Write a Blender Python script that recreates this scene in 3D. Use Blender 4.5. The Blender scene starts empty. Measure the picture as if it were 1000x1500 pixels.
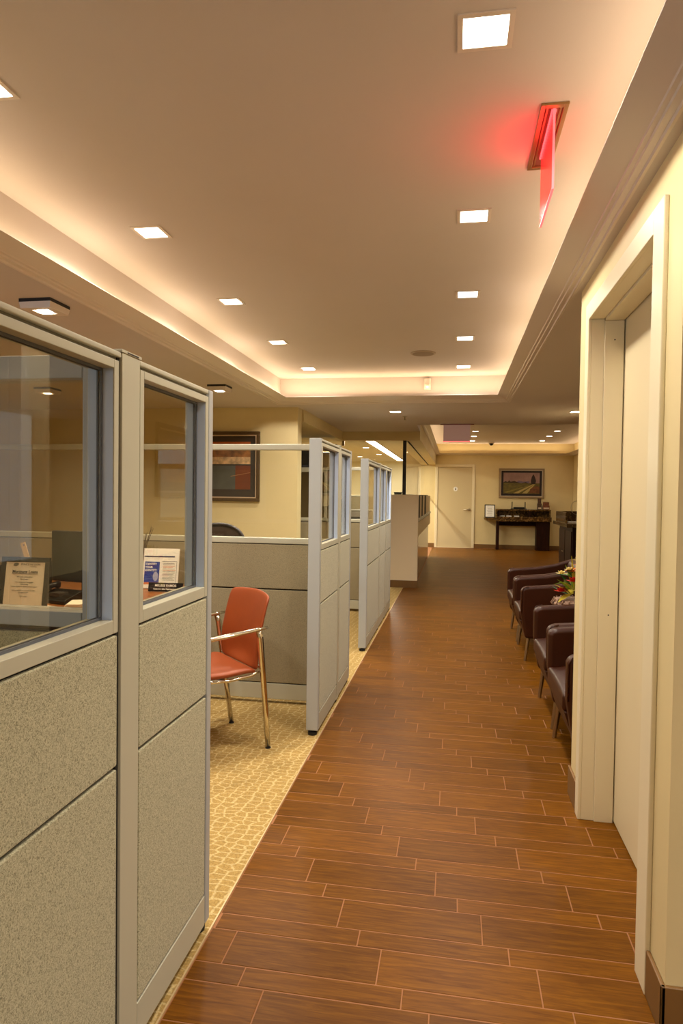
import bpy, bmesh, math, random
from mathutils import Vector, Matrix
random.seed(7)
SC = bpy.context.scene
COL = SC.collection

# ---------------------------------------------------------------- camera
YAW, PITCH, ROLL, FPX, CAMZ = -0.1692, -0.0268, -0.0132, 967.56, 1.34
fw = Vector((math.sin(YAW) * math.cos(PITCH), math.cos(YAW) * math.cos(PITCH), math.sin(PITCH)))
rt = Vector((math.cos(YAW), -math.sin(YAW), 0)); dn = fw.cross(rt)
rt2 = math.cos(ROLL) * rt + math.sin(ROLL) * dn
dn2 = -math.sin(ROLL) * rt + math.cos(ROLL) * dn
cam_data = bpy.data.cameras.new('camera')
cam_data.sensor_fit = 'HORIZONTAL'; cam_data.sensor_width = 36.0
cam_data.lens = FPX / 1000.0 * 36.0; cam_data.clip_start = 0.05
cam = bpy.data.objects.new('camera', cam_data); COL.objects.link(cam)
m = Matrix((rt2, -dn2, -fw)).transposed().to_4x4(); m.translation = (0, 0, CAMZ)
cam.matrix_world = m
SC.camera = cam

# ---------------------------------------------------------------- world, exposure, large lights
SC.view_settings.view_transform = 'Standard'; SC.view_settings.look = 'None'
SC.view_settings.gamma = 1.0; SC.view_settings.use_curve_mapping = False
SC.view_settings.exposure = 0.0
wd = bpy.data.worlds.new('world'); SC.world = wd; wd.use_nodes = True
wd.node_tree.nodes['Background'].inputs[0].default_value = (0.60, 0.75, 1.0, 1)
wd.node_tree.nodes['Background'].inputs[1].default_value = 0.5

def area(name, loc, aim, sx, sy, watts, col, spread=180):
    """sy runs along world Y (along Z for a light that faces along Y)"""
    d = bpy.data.lights.new(name, 'AREA'); d.shape = 'RECTANGLE'; d.size = sx; d.size_y = sy
    d.energy = watts; d.color = col; d.spread = math.radians(spread)
    o = bpy.data.objects.new(name, d); COL.objects.link(o); o.location = loc
    zz = -Vector(aim).normalized(); yy = Vector((0, 1, 0)) if abs(zz.y) < 0.9 else Vector((0, 0, 1))
    xx = yy.cross(zz).normalized(); yy = zz.cross(xx)
    o.rotation_euler = Matrix((xx, yy, zz)).transposed().to_euler()
    return o
WARM = (1.0, 0.91, 0.79); COVE = (1.0, 0.73, 0.42); DAY = (0.52, 0.72, 1.0)
# daylight through the side window left of and behind the camera
area('daylight', (-5.5, -2.0, 1.40), (1, 0.15, 0), 1.8, 5.2, 85, DAY)
# strips lying in the two ceiling coves
for nm, loc, aim, sx, sy, w in (
        ('cove_light', (-1.77, 1.9, 2.335), (0.35, 0, 1), 0.04, 9.4, 12.5),
        ('cove_light', (0.49, 1.9, 2.335), (-0.35, 0, 1), 0.04, 9.4, 12.5),
        ('cove_light', (-0.65, 6.60, 2.335), (0, -0.2, 1), 2.2, 0.04, 5),
        ('cove_light', (-0.44, 13.0, 2.455), (0.35, 0, 1), 0.04, 8.4, 11),
        ('cove_light', (2.83, 13.0, 2.455), (-0.35, 0, 1), 0.04, 8.4, 11),
        ('cove_light', (1.15, 17.22, 2.455), (0, -0.35, 1), 3.0, 0.04, 5.5)):
    area(nm, loc, aim, sx, sy, w, COVE)

# ---------------------------------------------------------------- helpers
BASE = {}
def lin(c):
    return tuple((v / 255 / 12.92 if v / 255 <= 0.04045 else ((v / 255 + 0.055) / 1.055) ** 2.4) for v in c)

MATS = {}
def mat(name, rgb, rough=0.5, metal=0.0, vary=0.0, vscale=30.0, stretch=(1, 1, 1), bump=0.0, bscale=200.0,
        emit=None, estr=0.0, spec=0.5, coat=0.0, rgb2=None):
    if name in MATS: return MATS[name]
    M = bpy.data.materials.new(name); M.use_nodes = True
    nt = M.node_tree; n = nt.nodes; l = nt.links; b = n['Principled BSDF']
    c = lin(rgb)
    b.inputs['Base Color'].default_value = (*c, 1); b.inputs['Roughness'].default_value = rough
    b.inputs['Metallic'].default_value = metal; b.inputs['Specular IOR Level'].default_value = spec
    b.inputs['Coat Weight'].default_value = coat
    if emit:
        b.inputs['Emission Color'].default_value = (*lin(emit), 1); b.inputs['Emission Strength'].default_value = estr
    if vary or bump:
        tc = n.new('ShaderNodeTexCoord'); mp = n.new('ShaderNodeMapping'); l.new(tc.outputs['Object'], mp.inputs[0])
        mp.inputs['Scale'].default_value = stretch
    if vary:
        t = n.new('ShaderNodeTexNoise'); t.inputs['Scale'].default_value = vscale; t.inputs['Detail'].default_value = 5
        l.new(mp.outputs[0], t.inputs['Vector'])
        r = n.new('ShaderNodeValToRGB'); l.new(t.outputs['Fac'], r.inputs[0])
        d = lin(rgb2) if rgb2 else tuple(max(0, v * (1 - vary)) for v in c)
        u = c if rgb2 else tuple(min(1, v * (1 + vary)) for v in c)
        r.color_ramp.elements[0].position = 0.32; r.color_ramp.elements[1].position = 0.68
        r.color_ramp.elements[0].color = (*d, 1); r.color_ramp.elements[1].color = (*u, 1)
        l.new(r.outputs[0], b.inputs['Base Color'])
    if bump:
        t2 = n.new('ShaderNodeTexNoise'); t2.inputs['Scale'].default_value = bscale; t2.inputs['Detail'].default_value = 3
        l.new(mp.outputs[0], t2.inputs['Vector'])
        bp = n.new('ShaderNodeBump'); bp.inputs['Strength'].default_value = bump; bp.inputs['Distance'].default_value = 0.002
        l.new(t2.outputs['Fac'], bp.inputs['Height']); l.new(bp.outputs[0], b.inputs['Normal'])
    MATS[name] = M
    return M

def glass_mat(name, tint, refl=1.0):
    M = bpy.data.materials.new(name); M.use_nodes = True
    nt = M.node_tree; n = nt.nodes; l = nt.links; n.remove(n['Principled BSDF'])
    tr = n.new('ShaderNodeBsdfTransparent'); tr.inputs[0].default_value = (*tint, 1)
    gl = n.new('ShaderNodeBsdfGlossy'); gl.inputs['Roughness'].default_value = 0.0
    gl.inputs[0].default_value = (refl, refl, refl, 1)
    fr = n.new('ShaderNodeFresnel'); fr.inputs[0].default_value = 1.5
    ge = n.new('ShaderNodeNewGeometry'); iv = n.new('ShaderNodeMath'); iv.operation = 'SUBTRACT'; iv.inputs[0].default_value = 1.0
    l.new(ge.outputs['Backfacing'], iv.inputs[1])          # the inner face of the thin pane does not mirror again
    ml = n.new('ShaderNodeMath'); ml.operation = 'MULTIPLY'; l.new(fr.outputs[0], ml.inputs[0]); l.new(iv.outputs[0], ml.inputs[1])
    mx = n.new('ShaderNodeMixShader'); l.new(ml.outputs[0], mx.inputs[0]); l.new(tr.outputs[0], mx.inputs[1])
    l.new(gl.outputs[0], mx.inputs[2]); l.new(mx.outputs[0], n['Material Output'].inputs[0])
    MATS[name] = M
    return M

def bx(bm, x0, x1, y0, y1, z0, z1):
    v = [bm.verts.new(p) for p in ((x0, y0, z0), (x1, y0, z0), (x1, y1, z0), (x0, y1, z0), (x0, y0, z1), (x1, y0, z1), (x1, y1, z1), (x0, y1, z1))]
    for f in ((3, 2, 1, 0), (4, 5, 6, 7), (0, 1, 5, 4), (1, 2, 6, 5), (2, 3, 7, 6), (3, 0, 4, 7)): bm.faces.new([v[i] for i in f])
    return bm
def B(*boxes):
    bm = bmesh.new()
    for b in boxes: bx(bm, *b)
    return bm
def tube(bm, pts, rad, n=10, flat=1.0):
    """swept round bar through pts; rad a number or one per point; flat squashes it along z-ish"""
    pts = [Vector(p) for p in pts]; rings = []
    rads = rad if isinstance(rad, (list, tuple)) else [rad] * len(pts)
    ref = None
    for i, p in enumerate(pts):
        d = (pts[min(i + 1, len(pts) - 1)] - pts[max(i - 1, 0)]).normalized()
        if ref is None: ref = Vector((0, 0, 1)) if abs(d.z) < 0.9 else Vector((1, 0, 0))
        s = d.cross(ref).normalized(); u = s.cross(d).normalized(); ref = u
        rings.append([bm.verts.new(p + rads[i] * (math.cos(a) * s + flat * math.sin(a) * u)) for a in [2 * math.pi * k / n for k in range(n)]])
    for a, b in zip(rings, rings[1:]):
        for k in range(n): bm.faces.new((a[k], a[(k + 1) % n], b[(k + 1) % n], b[k]))
    bm.faces.new(rings[0][::-1]); bm.faces.new(rings[-1])
    return bm
def prism(bm, poly, axis, a0, a1):
    """poly of (u,v) extruded along axis 'x' (u=y,v=z), 'y' (u=x,v=z) or 'z' (u=x,v=y)"""
    f = {'x': lambda u, v, a: (a, u, v), 'y': lambda u, v, a: (u, a, v), 'z': lambda u, v, a: (u, v, a)}[axis]
    A = [bm.verts.new(f(u, v, a0)) for u, v in poly]; C = [bm.verts.new(f(u, v, a1)) for u, v in poly]
    n = len(poly)
    for i in range(n): bm.faces.new((A[i], A[(i + 1) % n], C[(i + 1) % n], C[i]))
    bm.faces.new(A[::-1]); bm.faces.new(C)
    return bm
def lathe(bm, prof, c=(0, 0, 0), n=24):
    rings = [[bm.verts.new((c[0] + r * math.cos(2 * math.pi * k / n), c[1] + r * math.sin(2 * math.pi * k / n), c[2] + z)) for k in range(n)] for r, z in prof]
    for a, b in zip(rings, rings[1:]):
        for k in range(n): bm.faces.new((a[k], a[(k + 1) % n], b[(k + 1) % n], b[k]))
    bm.faces.new(rings[0][::-1]); bm.faces.new(rings[-1])
    return bm
def sheet(bm, P, thick, nrm):
    """thick shell from a grid of points P[i][j], offset by -thick along nrm(i,j)"""
    ni, nj = len(P), len(P[0])
    A = [[bm.verts.new(P[i][j]) for j in range(nj)] for i in range(ni)]
    C = [[bm.verts.new(Vector(P[i][j]) - thick * nrm(i, j)) for j in range(nj)] for i in range(ni)]
    for i in range(ni - 1):
        for j in range(nj - 1):
            bm.faces.new((A[i][j], A[i + 1][j], A[i + 1][j + 1], A[i][j + 1]))
            bm.faces.new((C[i][j], C[i][j + 1], C[i + 1][j + 1], C[i + 1][j]))
    rim = [(i, 0) for i in range(ni)] + [(ni - 1, j) for j in range(1, nj)] + [(i, nj - 1) for i in range(ni - 2, -1, -1)] + [(0, j) for j in range(nj - 2, 0, -1)]
    for a, b in zip(rim, rim[1:] + rim[:1]):
        bm.faces.new((A[a[0]][a[1]], C[a[0]][a[1]], C[b[0]][b[1]], A[b[0]][b[1]]))
    return bm

def ob(name, bm, mt, parent=None, bevel=0.0, seg=2, smooth=False, subd=0):
    base = BASE.get(parent.name, Vector()) if parent else Vector()
    bmesh.ops.recalc_face_normals(bm, faces=bm.faces[:])
    me = bpy.data.meshes.new(name)
    if base.length: bmesh.ops.translate(bm, verts=bm.verts[:], vec=-base)
    bm.to_mesh(me); bm.free()
    for mm in (mt if isinstance(mt, (list, tuple)) else [mt]): me.materials.append(mm)
    if smooth:
        me.polygons.foreach_set('use_smooth', [True] * len(me.polygons))
    o = bpy.data.objects.new(name, me); COL.objects.link(o)
    if parent: o.parent = parent; BASE[o.name] = base
    if bevel:
        md = o.modifiers.new('bevel', 'BEVEL'); md.width = bevel; md.segments = seg; md.limit_method = 'ANGLE'; md.angle_limit = math.radians(40)
        me.polygons.foreach_set('use_smooth', [True] * len(me.polygons))
        w = o.modifiers.new('wn', 'WEIGHTED_NORMAL'); w.keep_sharp = True
    if subd:
        md = o.modifiers.new('sub', 'SUBSURF'); md.levels = subd; md.render_levels = subd
        me.polygons.foreach_set('use_smooth', [True] * len(me.polygons))
    return o
def tag(o, label, cat, group=None):
    o['label'] = label; o['category'] = cat
    if group: o['group'] = group
    return o
def thing(name, label, cat, loc=(0, 0, 0), rz=0.0, group=None, world=True):
    """Empty at the thing's base. world=True: its parts are given in world coordinates"""
    o = bpy.data.objects.new(name, None); COL.objects.link(o); o.empty_display_size = 0.1
    o.location = loc; o.rotation_euler = (0, 0, rz)
    BASE[o.name] = Vector(loc) if world else Vector()
    return tag(o, label, cat, group)
def struct(name, bm, mt, bevel=0.0, parent=None):
    o = ob(name, bm, mt, parent, bevel)
    if not parent: o['kind'] = 'structure'; BASE[o.name] = Vector()
    return o
def dup(root, loc, rz, label):
    r = root.copy(); COL.objects.link(r); r.location = loc; r.rotation_euler = (0, 0, rz); r['label'] = label
    for ch in list(root.children):
        c = ch.copy(); COL.objects.link(c); c.parent = r
        for g in list(ch.children):
            d = g.copy(); COL.objects.link(d); d.parent = c
    return r
def text_part(name, body, size, M4, mt, parent, align='CENTER', bold=0.0, depth=0.0004, spacing=1.0):
    cu = bpy.data.curves.new(name, 'FONT'); cu.body = body; cu.size = size; cu.align_x = align
    cu.offset = bold; cu.extrude = depth; cu.resolution_u = 3; cu.space_character = spacing
    t = bpy.data.objects.new('tmp_text', cu); COL.objects.link(t)
    dg = bpy.context.evaluated_depsgraph_get(); dg.update()
    me = bpy.data.meshes.new_from_object(t.evaluated_get(dg))
    bpy.data.objects.remove(t); bpy.data.curves.remove(cu)
    me.name = name; me.materials.clear(); me.materials.append(mt); me.transform(M4)
    o = bpy.data.objects.new(name, me); COL.objects.link(o); o.parent = parent
    return o

# ---------------------------------------------------------------- materials
cream = mat('cream_wall_paint', (222, 204, 154), 0.55, vary=0.03, vscale=3, bump=0.05, bscale=120)
ceilp = mat('ceiling_paint', (208, 198, 192), 0.8, vary=0.015, vscale=2)
mould = mat('moulding_paint', (222, 210, 198), 0.32)
casing_m = mat('door_casing_enamel', (232, 220, 186), 0.35)
door_m = mat('door_enamel', (226, 212, 174), 0.38, vary=0.02, vscale=2)
basebd = mat('brown_baseboard', (122, 88, 46), 0.45, vary=0.05, vscale=8)
frame_m = mat('panel_frame_enamel', (190, 188, 168), 0.38, spec=0.5)
jamb_tint_m = mat('jamb_daylight_tint', (188, 206, 238), 0.35)  # bluish light on the jambs, put into the colour of added strips
frame_daylit = mat('frame_enamel_daylit', (178, 184, 192), 0.38)  # frame enamel with the cool daylight cast mixed into its colour
endcap_m = mat('panel_end_trim_enamel', (176, 180, 180), 0.36)
dark_m = mat('shadow_gap_black', (22, 20, 18), 0.7)
rubber = mat('black_rubber', (18, 18, 18), 0.6)
chrome = mat('chrome', (214, 206, 190), 0.12, 1.0)
steel = mat('brushed_steel', (180, 170, 150), 0.3, 1.0)
blackp = mat('black_plastic', (20, 20, 22), 0.35)
glass = glass_mat('tinted_partition_glass', (0.86, 0.82, 0.72))
clear_glass = glass_mat('clear_glass', (0.97, 0.97, 0.94))
white_lit = mat('lit_diffuser', (255, 250, 240), 0.5, emit=(255, 244, 224), estr=9.0)
wood_desk = mat('desk_wood', (152, 94, 46), 0.35, vary=0.25, vscale=6, stretch=(1, 8, 1))
dark_wood = mat('dark_mahogany', (40, 16, 9), 0.5, vary=0.3, vscale=5, stretch=(6, 6, 1), spec=0.15)
white_paper = mat('white_paper', (250, 248, 240), 0.7)
ink = mat('black_ink', (40, 36, 34), 0.7)
leather = mat('brown_leather', (56, 25, 10), 0.38, vary=0.10, vscale=7, bump=0.2, bscale=260, spec=0.26)
orange = mat('rust_orange_vinyl', (148, 68, 27), 0.45, vary=0.04, vscale=10, bump=0.1, bscale=350)

def fabric_mat(name, rgb, dk):
    M = bpy.data.materials.new(name); M.use_nodes = True; nt = M.node_tree; n = nt.nodes; l = nt.links; b = n['Principled BSDF']
    b.inputs['Roughness'].default_value = 0.85; b.inputs['Sheen Weight'].default_value = 0.15
    tc = n.new('ShaderNodeTexCoord')
    t = n.new('ShaderNodeTexNoise'); t.inputs['Scale'].default_value = 330; t.inputs['Detail'].default_value = 2; t.inputs['Distortion'].default_value = 1.5
    l.new(tc.outputs['Object'], t.inputs['Vector'])
    r = n.new('ShaderNodeValToRGB'); r.color_ramp.elements[0].position = 0.36; r.color_ramp.elements[1].position = 0.56
    r.color_ramp.elements[0].color = (*lin(dk), 1); r.color_ramp.elements[1].color = (*lin(rgb), 1)
    l.new(t.outputs['Fac'], r.inputs[0]); l.new(r.outputs[0], b.inputs['Base Color'])
    bp = n.new('ShaderNodeBump'); bp.inputs['Strength'].default_value = 0.35; bp.inputs['Distance'].default_value = 0.0015
    l.new(t.outputs['Fac'], bp.inputs['Height']); l.new(bp.outputs[0], b.inputs['Normal'])
    MATS[name] = M
    return M
fabric = fabric_mat('speckled_panel_fabric', (194, 190, 158), (122, 118, 90))
fabric2 = fabric_mat('olive_panel_fabric', (164, 152, 120), (128, 117, 90))

def tile_mat():
    M = bpy.data.materials.new('wood_look_tile'); M.use_nodes = True; nt = M.node_tree; n = nt.nodes; l = nt.links; b = n['Principled BSDF']
    g = n.new('ShaderNodeNewGeometry'); oi = n.new('ShaderNodeObjectInfo')
    ad = n.new('ShaderNodeMath'); ad.operation = 'ADD'; l.new(g.outputs['Random Per Island'], ad.inputs[0]); l.new(oi.outputs['Random'], ad.inputs[1])
    fr = n.new('ShaderNodeMath'); fr.operation = 'FRACT'; l.new(ad.outputs[0], fr.inputs[0])
    off = n.new('ShaderNodeMath'); off.operation = 'MULTIPLY'; off.inputs[1].default_value = 40; l.new(fr.outputs[0], off.inputs[0])
    cb = n.new('ShaderNodeCombineXYZ'); l.new(off.outputs[0], cb.inputs[2])
    va = n.new('ShaderNodeVectorMath'); va.operation = 'ADD'; l.new(g.outputs['Position'], va.inputs[0]); l.new(cb.outputs[0], va.inputs[1])
    mp = n.new('ShaderNodeMapping'); mp.inputs['Scale'].default_value = (1.6, 20, 1); l.new(va.outputs[0], mp.inputs[0])
    t = n.new('ShaderNodeTexNoise'); t.inputs['Scale'].default_value = 4.2; t.inputs['Detail'].default_value = 8; t.inputs['Roughness'].default_value = 0.65; t.inputs['Distortion'].default_value = 0.7
    l.new(mp.outputs[0], t.inputs['Vector'])
    r = n.new('ShaderNodeValToRGB'); l.new(t.outputs['Fac'], r.inputs[0])
    r.color_ramp.elements[0].position = 0.30; r.color_ramp.elements[1].position = 0.72
    r.color_ramp.elements[0].color = (*lin((86, 49, 5)), 1); r.color_ramp.elements[1].color = (*lin((128, 82, 13)), 1)
    e = r.color_ramp.elements.new(0.52); e.color = (*lin((108, 65, 8)), 1)
    mr = n.new('ShaderNodeMapRange'); mr.inputs['To Min'].default_value = 0.84; mr.inputs['To Max'].default_value = 1.12; l.new(fr.outputs[0], mr.inputs[0])
    mx = n.new('ShaderNodeVectorMath'); mx.operation = 'SCALE'; l.new(r.outputs[0], mx.inputs[0]); l.new(mr.outputs[0], mx.inputs['Scale'])
    l.new(mx.outputs[0], b.inputs['Base Color'])
    b.inputs['Roughness'].default_value = 0.38; b.inputs['Specular IOR Level'].default_value = 0.10
    bp = n.new('ShaderNodeBump'); bp.inputs['Strength'].default_value = 0.12; bp.inputs['Distance'].default_value = 0.001
    l.new(t.outputs['Fac'], bp.inputs['Height']); l.new(bp.outputs[0], b.inputs['Normal'])
    return M
tile_m = tile_mat()
grout_m = mat('tan_grout', (150, 100, 60), 0.8)

def carpet_mat():
    M = bpy.data.materials.new('crackle_carpet'); M.use_nodes = True; nt = M.node_tree; n = nt.nodes; l = nt.links; b = n['Principled BSDF']
    g = n.new('ShaderNodeNewGeometry')
    dn_ = n.new('ShaderNodeTexNoise'); dn_.inputs['Scale'].default_value = 9; dn_.inputs['Detail'].default_value = 2; l.new(g.outputs['Position'], dn_.inputs['Vector'])
    sc = n.new('ShaderNodeVectorMath'); sc.operation = 'SCALE'; sc.inputs['Scale'].default_value = 0.045; l.new(dn_.outputs['Color'], sc.inputs[0])
    ad = n.new('ShaderNodeVectorMath'); ad.operation = 'ADD'; l.new(g.outputs['Position'], ad.inputs[0]); l.new(sc.outputs[0], ad.inputs[1])
    rot = n.new('ShaderNodeMapping'); rot.inputs['Rotation'].default_value = (0, 0, math.radians(4)); rot.inputs['Scale'].default_value = (20, 29, 1); l.new(ad.outputs[0], rot.inputs[0])
    vo = n.new('ShaderNodeTexVoronoi'); vo.feature = 'DISTANCE_TO_EDGE'; vo.voronoi_dimensions = '2D'; vo.inputs['Scale'].default_value = 1.0; vo.inputs['Randomness'].default_value = 0.5
    l.new(rot.outputs[0], vo.inputs['Vector'])
    fz = n.new('ShaderNodeTexNoise'); fz.inputs['Scale'].default_value = 70; l.new(g.outputs['Position'], fz.inputs['Vector'])
    fa = n.new('ShaderNodeMath'); fa.operation = 'MULTIPLY_ADD'; fa.inputs[1].default_value = 0.16; l.new(fz.outputs['Fac'], fa.inputs[0]); l.new(vo.outputs['Distance'], fa.inputs[2])
    br = n.new('ShaderNodeValToRGB'); l.new(fa.outputs[0], br.inputs[0])
    br.color_ramp.elements[0].position = 0.115; br.color_ramp.elements[0].color = (*lin((202, 178, 124)), 1)
    br.color_ramp.elements[1].position = 0.20; br.color_ramp.elements[1].color = (*lin((172, 142, 84)), 1)
    f = n.new('ShaderNodeTexNoise'); f.inputs['Scale'].default_value = 160; f.inputs['Detail'].default_value = 3; l.new(g.outputs['Position'], f.inputs['Vector'])
    mr = n.new('ShaderNodeMapRange'); mr.inputs['From Min'].default_value = 0.3; mr.inputs['From Max'].default_value = 0.7; mr.inputs['To Min'].default_value = 0.72; mr.inputs['To Max'].default_value = 1.15
    l.new(f.outputs['Fac'], mr.inputs[0])
    mx = n.new('ShaderNodeVectorMath'); mx.operation = 'SCALE'; l.new(br.outputs[0], mx.inputs[0]); l.new(mr.outputs[0], mx.inputs['Scale'])
    l.new(mx.outputs[0], b.inputs['Base Color']); b.inputs['Roughness'].default_value = 0.95; b.inputs['Specular IOR Level'].default_value = 0.1
    bp = n.new('ShaderNodeBump'); bp.inputs['Strength'].default_value = 0.6; bp.inputs['Distance'].default_value = 0.004
    l.new(f.outputs['Fac'], bp.inputs['Height']); l.new(bp.outputs[0], b.inputs['Normal'])
    return M
carpet_m = carpet_mat()

def granite_mat():
    M = bpy.data.materials.new('brown_granite'); M.use_nodes = True; nt = M.node_tree; n = nt.nodes; l = nt.links; b = n['Principled BSDF']
    tc = n.new('ShaderNodeTexCoord'); v = n.new('ShaderNodeTexVoronoi'); v.inputs['Scale'].default_value = 28; l.new(tc.outputs['Object'], v.inputs['Vector'])
    r = n.new('ShaderNodeValToRGB'); l.new(v.outputs['Color'], r.inputs[0])
    r.color_ramp.elements[0].color = (*lin((40, 26, 14)), 1); r.color_ramp.elements[1].color = (*lin((150, 116, 66)), 1)
    e = r.color_ramp.elements.new(0.55); e.color = (*lin((84, 60, 30)), 1)
    l.new(r.outputs[0], b.inputs['Base Color']); b.inputs['Roughness'].default_value = 0.18
    return M
granite = granite_mat()

# ================================================================ THE SETTING
EDGE = -0.712                                   # carpet / tile joint
WX = 0.54                                       # face of the near right wall
FAR = 17.33                                     # far wall
# ---- floor
floor = struct('floor', B((-5.6, 3.0, -5.0, 19.2, -0.06, -0.0010)), grout_m)
cp = bmesh.new()
prism(cp, [(-5.6, -5.0), (EDGE - 0.006, -5.0), (EDGE - 0.006, 9.56), (-0.90, 9.56), (-0.90, 19.2), (-5.6, 19.2)], 'z', -0.02, 0.002)
ob('carpet', cp, carpet_m, floor)
ob('edge_strip', B((EDGE - 0.006, EDGE - 0.001, -5.0, 9.56, -0.02, 0.0035)), mat('tan_metal_strip', (206, 178, 132), 0.4, 0.3), floor)
P_ROW, WIDE, SHIFT, LEN, GR = 0.218, 0.144, 0.07375, 0.4425, 0.0038
tiles = []
def row_span(q):
    """q even: wide row, q odd: narrow row, q grows towards the camera"""
    top = 2.127 - (q // 2) * P_ROW
    return (top - WIDE, top) if q % 2 == 0 else (top - P_ROW, top - WIDE)
for q in range(-142, 64):
    y0, y1 = row_span(q)
    if y1 > FAR or y0 < -4.9: continue
    xl = EDGE if y1 < 9.56 else -0.55
    xr = WX + 0.2 if (1.75 < y0 < 3.08) else (1.44 if y0 < 7.9 else 2.9)
    if y0 < 1.7: xr = 2.9
    j = -0.337 + SHIFT * q
    j -= math.floor((j - xl) / LEN) * LEN
    xs = [xl]
    if j - xl > 0.004: xs.append(j)
    while xs[-1] + LEN < xr: xs.append(xs[-1] + LEN if len(xs) > 1 or j - xl <= 0.004 else j)
    xs.append(xr)
    for a, b in zip(xs, xs[1:]):
        if b - a < 0.01: continue
        tiles.append((a + GR / 2, b - GR / 2, y0 + GR / 2, y1 - GR / 2))
def seen(t):
    x = (t[0] + t[1]) / 2; y = t[3]
    if y < 1.42: return False
    u = 500 + FPX * math.tan(math.atan2(x, y) - YAW)
    lim = 0.56 if y < 3.1 else min(1.4, 0.178 * y)
    return t[0] < lim and u > 120
near = sorted([t for t in tiles if seen(t)], key=lambda t: t[2])[:300]
nset = set(near)
cache = {}
for t in near:
    w, d = round(t[1] - t[0], 4), round(t[3] - t[2], 4)
    if (w, d) not in cache:
        bm = bmesh.new(); c = 0.0012
        lo = [(-w/2, -d/2), (w/2, -d/2), (w/2, d/2), (-w/2, d/2)]
        A = [bm.verts.new((x, y, -0.006)) for x, y in lo]; M_ = [bm.verts.new((x, y, -0.0008)) for x, y in lo]
        T = [bm.verts.new((x - c * (1 if x > 0 else -1), y - c * (1 if y > 0 else -1), 0)) for x, y in lo]
        for s in range(4):
            e = (s + 1) % 4
            bm.faces.new((A[s], A[e], M_[e], M_[s])); bm.faces.new((M_[s], M_[e], T[e], T[s]))
        bm.faces.new(T)
        me = bpy.data.meshes.new('floor_tile'); bm.to_mesh(me); bm.free(); me.materials.append(tile_m); cache[(w, d)] = me
    o = bpy.data.objects.new('floor_tile', cache[(w, d)]); COL.objects.link(o)
    o.parent = floor; o.location = ((t[0] + t[1]) / 2, (t[2] + t[3]) / 2, 0)
bm = bmesh.new()
for t in tiles:
    if t not in nset: bx(bm, t[0], t[1], t[2], t[3], -0.006, 0)
o = ob('floor_tiles_beyond', bm, tile_m, floor); o['kind'] = 'stuff'

# ---- ceilings: low soffits at 2.25, tray at 2.53, far tray at 2.68
LZ, SZ, TZ = 2.31, 2.25, 2.53
LXL, LXR, LY = -1.685, 0.388, 6.47              # inner lips of the near tray
OXL, OXR, OY = -1.805, 0.512, 6.60              # outer foot of the moulding
SB2 = 8.62
struct('ceiling', B((-2.0, 0.72, -5.0, 6.85, TZ, TZ + 0.08)), ceilp)
ob('soffit', B((-5.6, OXL, -5.0, 6.9, SZ, TZ), ), ceilp, bpy.data.objects['ceiling'])
ob('soffit', B((OXR, 3.0, -5.0, SB2, SZ, SZ + 0.05), (0.66, 3.0, -5.0, SB2, SZ + 0.05, TZ + 0.2)), ceilp, bpy.data.objects['ceiling'])
ob('soffit', B((OXL, OXR, OY, SB2, SZ, SZ + 0.05), (-5.6, 3.0, 6.74, SB2, SZ + 0.06, TZ + 0.2), (-5.6, OXL, 6.9, SB2, SZ, SZ + 0.06)), ceilp, bpy.data.objects['ceiling'])
ob('soffit', B((-5.6, -1.6, SB2, 9.62, SZ, TZ + 0.2), (-1.6, -0.5, SB2, 9.5, SZ, TZ + 0.2)), ceilp, bpy.data.objects['ceiling'])
ob('cove_back', B((-1.87, -1.84, -5.0, 6.76, LZ, TZ), (0.60, 0.63, -5.0, 6.76, LZ, TZ), (-1.84, 0.60, 6.70, 6.76, LZ, TZ)), ceilp, bpy.data.objects['ceiling'])
def mould_profile(o, l, z_s, z_l):
    """profile from outer foot o to inner lip l (signed horizontal), rising z_s to z_l"""
    d = l - o; h = z_l - z_s
    return [(o, z_s), (o + 0.07 * d, z_s), (o + 0.09 * d, z_s + 0.16 * h), (o + 0.24 * d, z_s + 0.20 * h), (o + 0.26 * d, z_s + 0.32 * h),
            (o + 0.36 * d, z_s + 0.36 * h), (o + 0.38 * d, z_s + 0.46 * h), (l, z_s + 0.96 * h), (l, z_l), (o, z_l)]
def ring_mould(nm, pl, pr, pf, y0):
    """U-shaped moulding with mitred far corners; pl, pr profiles in (x,z), pf in (y,z)"""
    bm = bmesh.new(); n = len(pl); R = []
    R.append([bm.verts.new((x, y0, z)) for x, z in pl])
    R.append([bm.verts.new((pl[i][0], pf[i][0], pl[i][1])) for i in range(n)])
    R.append([bm.verts.new((pr[i][0], pf[i][0], pr[i][1])) for i in range(n)])
    R.append([bm.verts.new((x, y0, z)) for x, z in pr])
    for a, b in zip(R, R[1:]):
        for i in range(n): bm.faces.new((a[i], a[(i + 1) % n], b[(i + 1) % n], b[i]))
    bm.faces.new(R[0]); bm.faces.new(R[-1][::-1])
    return struct(nm, bm, mould)
ring_mould('trim_1', mould_profile(OXL, LXL, SZ, LZ), mould_profile(OXR, LXR, SZ, LZ), mould_profile(OY, LY, SZ, LZ), -5.0)
# shelf of the cove (the strip lies on it)
ob('cove_shelf', B((-1.84, OXL, -5, 6.7, LZ - 0.02, LZ), (OXR, 0.6, -5, 6.7, LZ - 0.02, LZ), (OXL, OXR, OY, 6.7, LZ - 0.02, LZ)), ceilp, bpy.data.objects['ceiling'])
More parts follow.
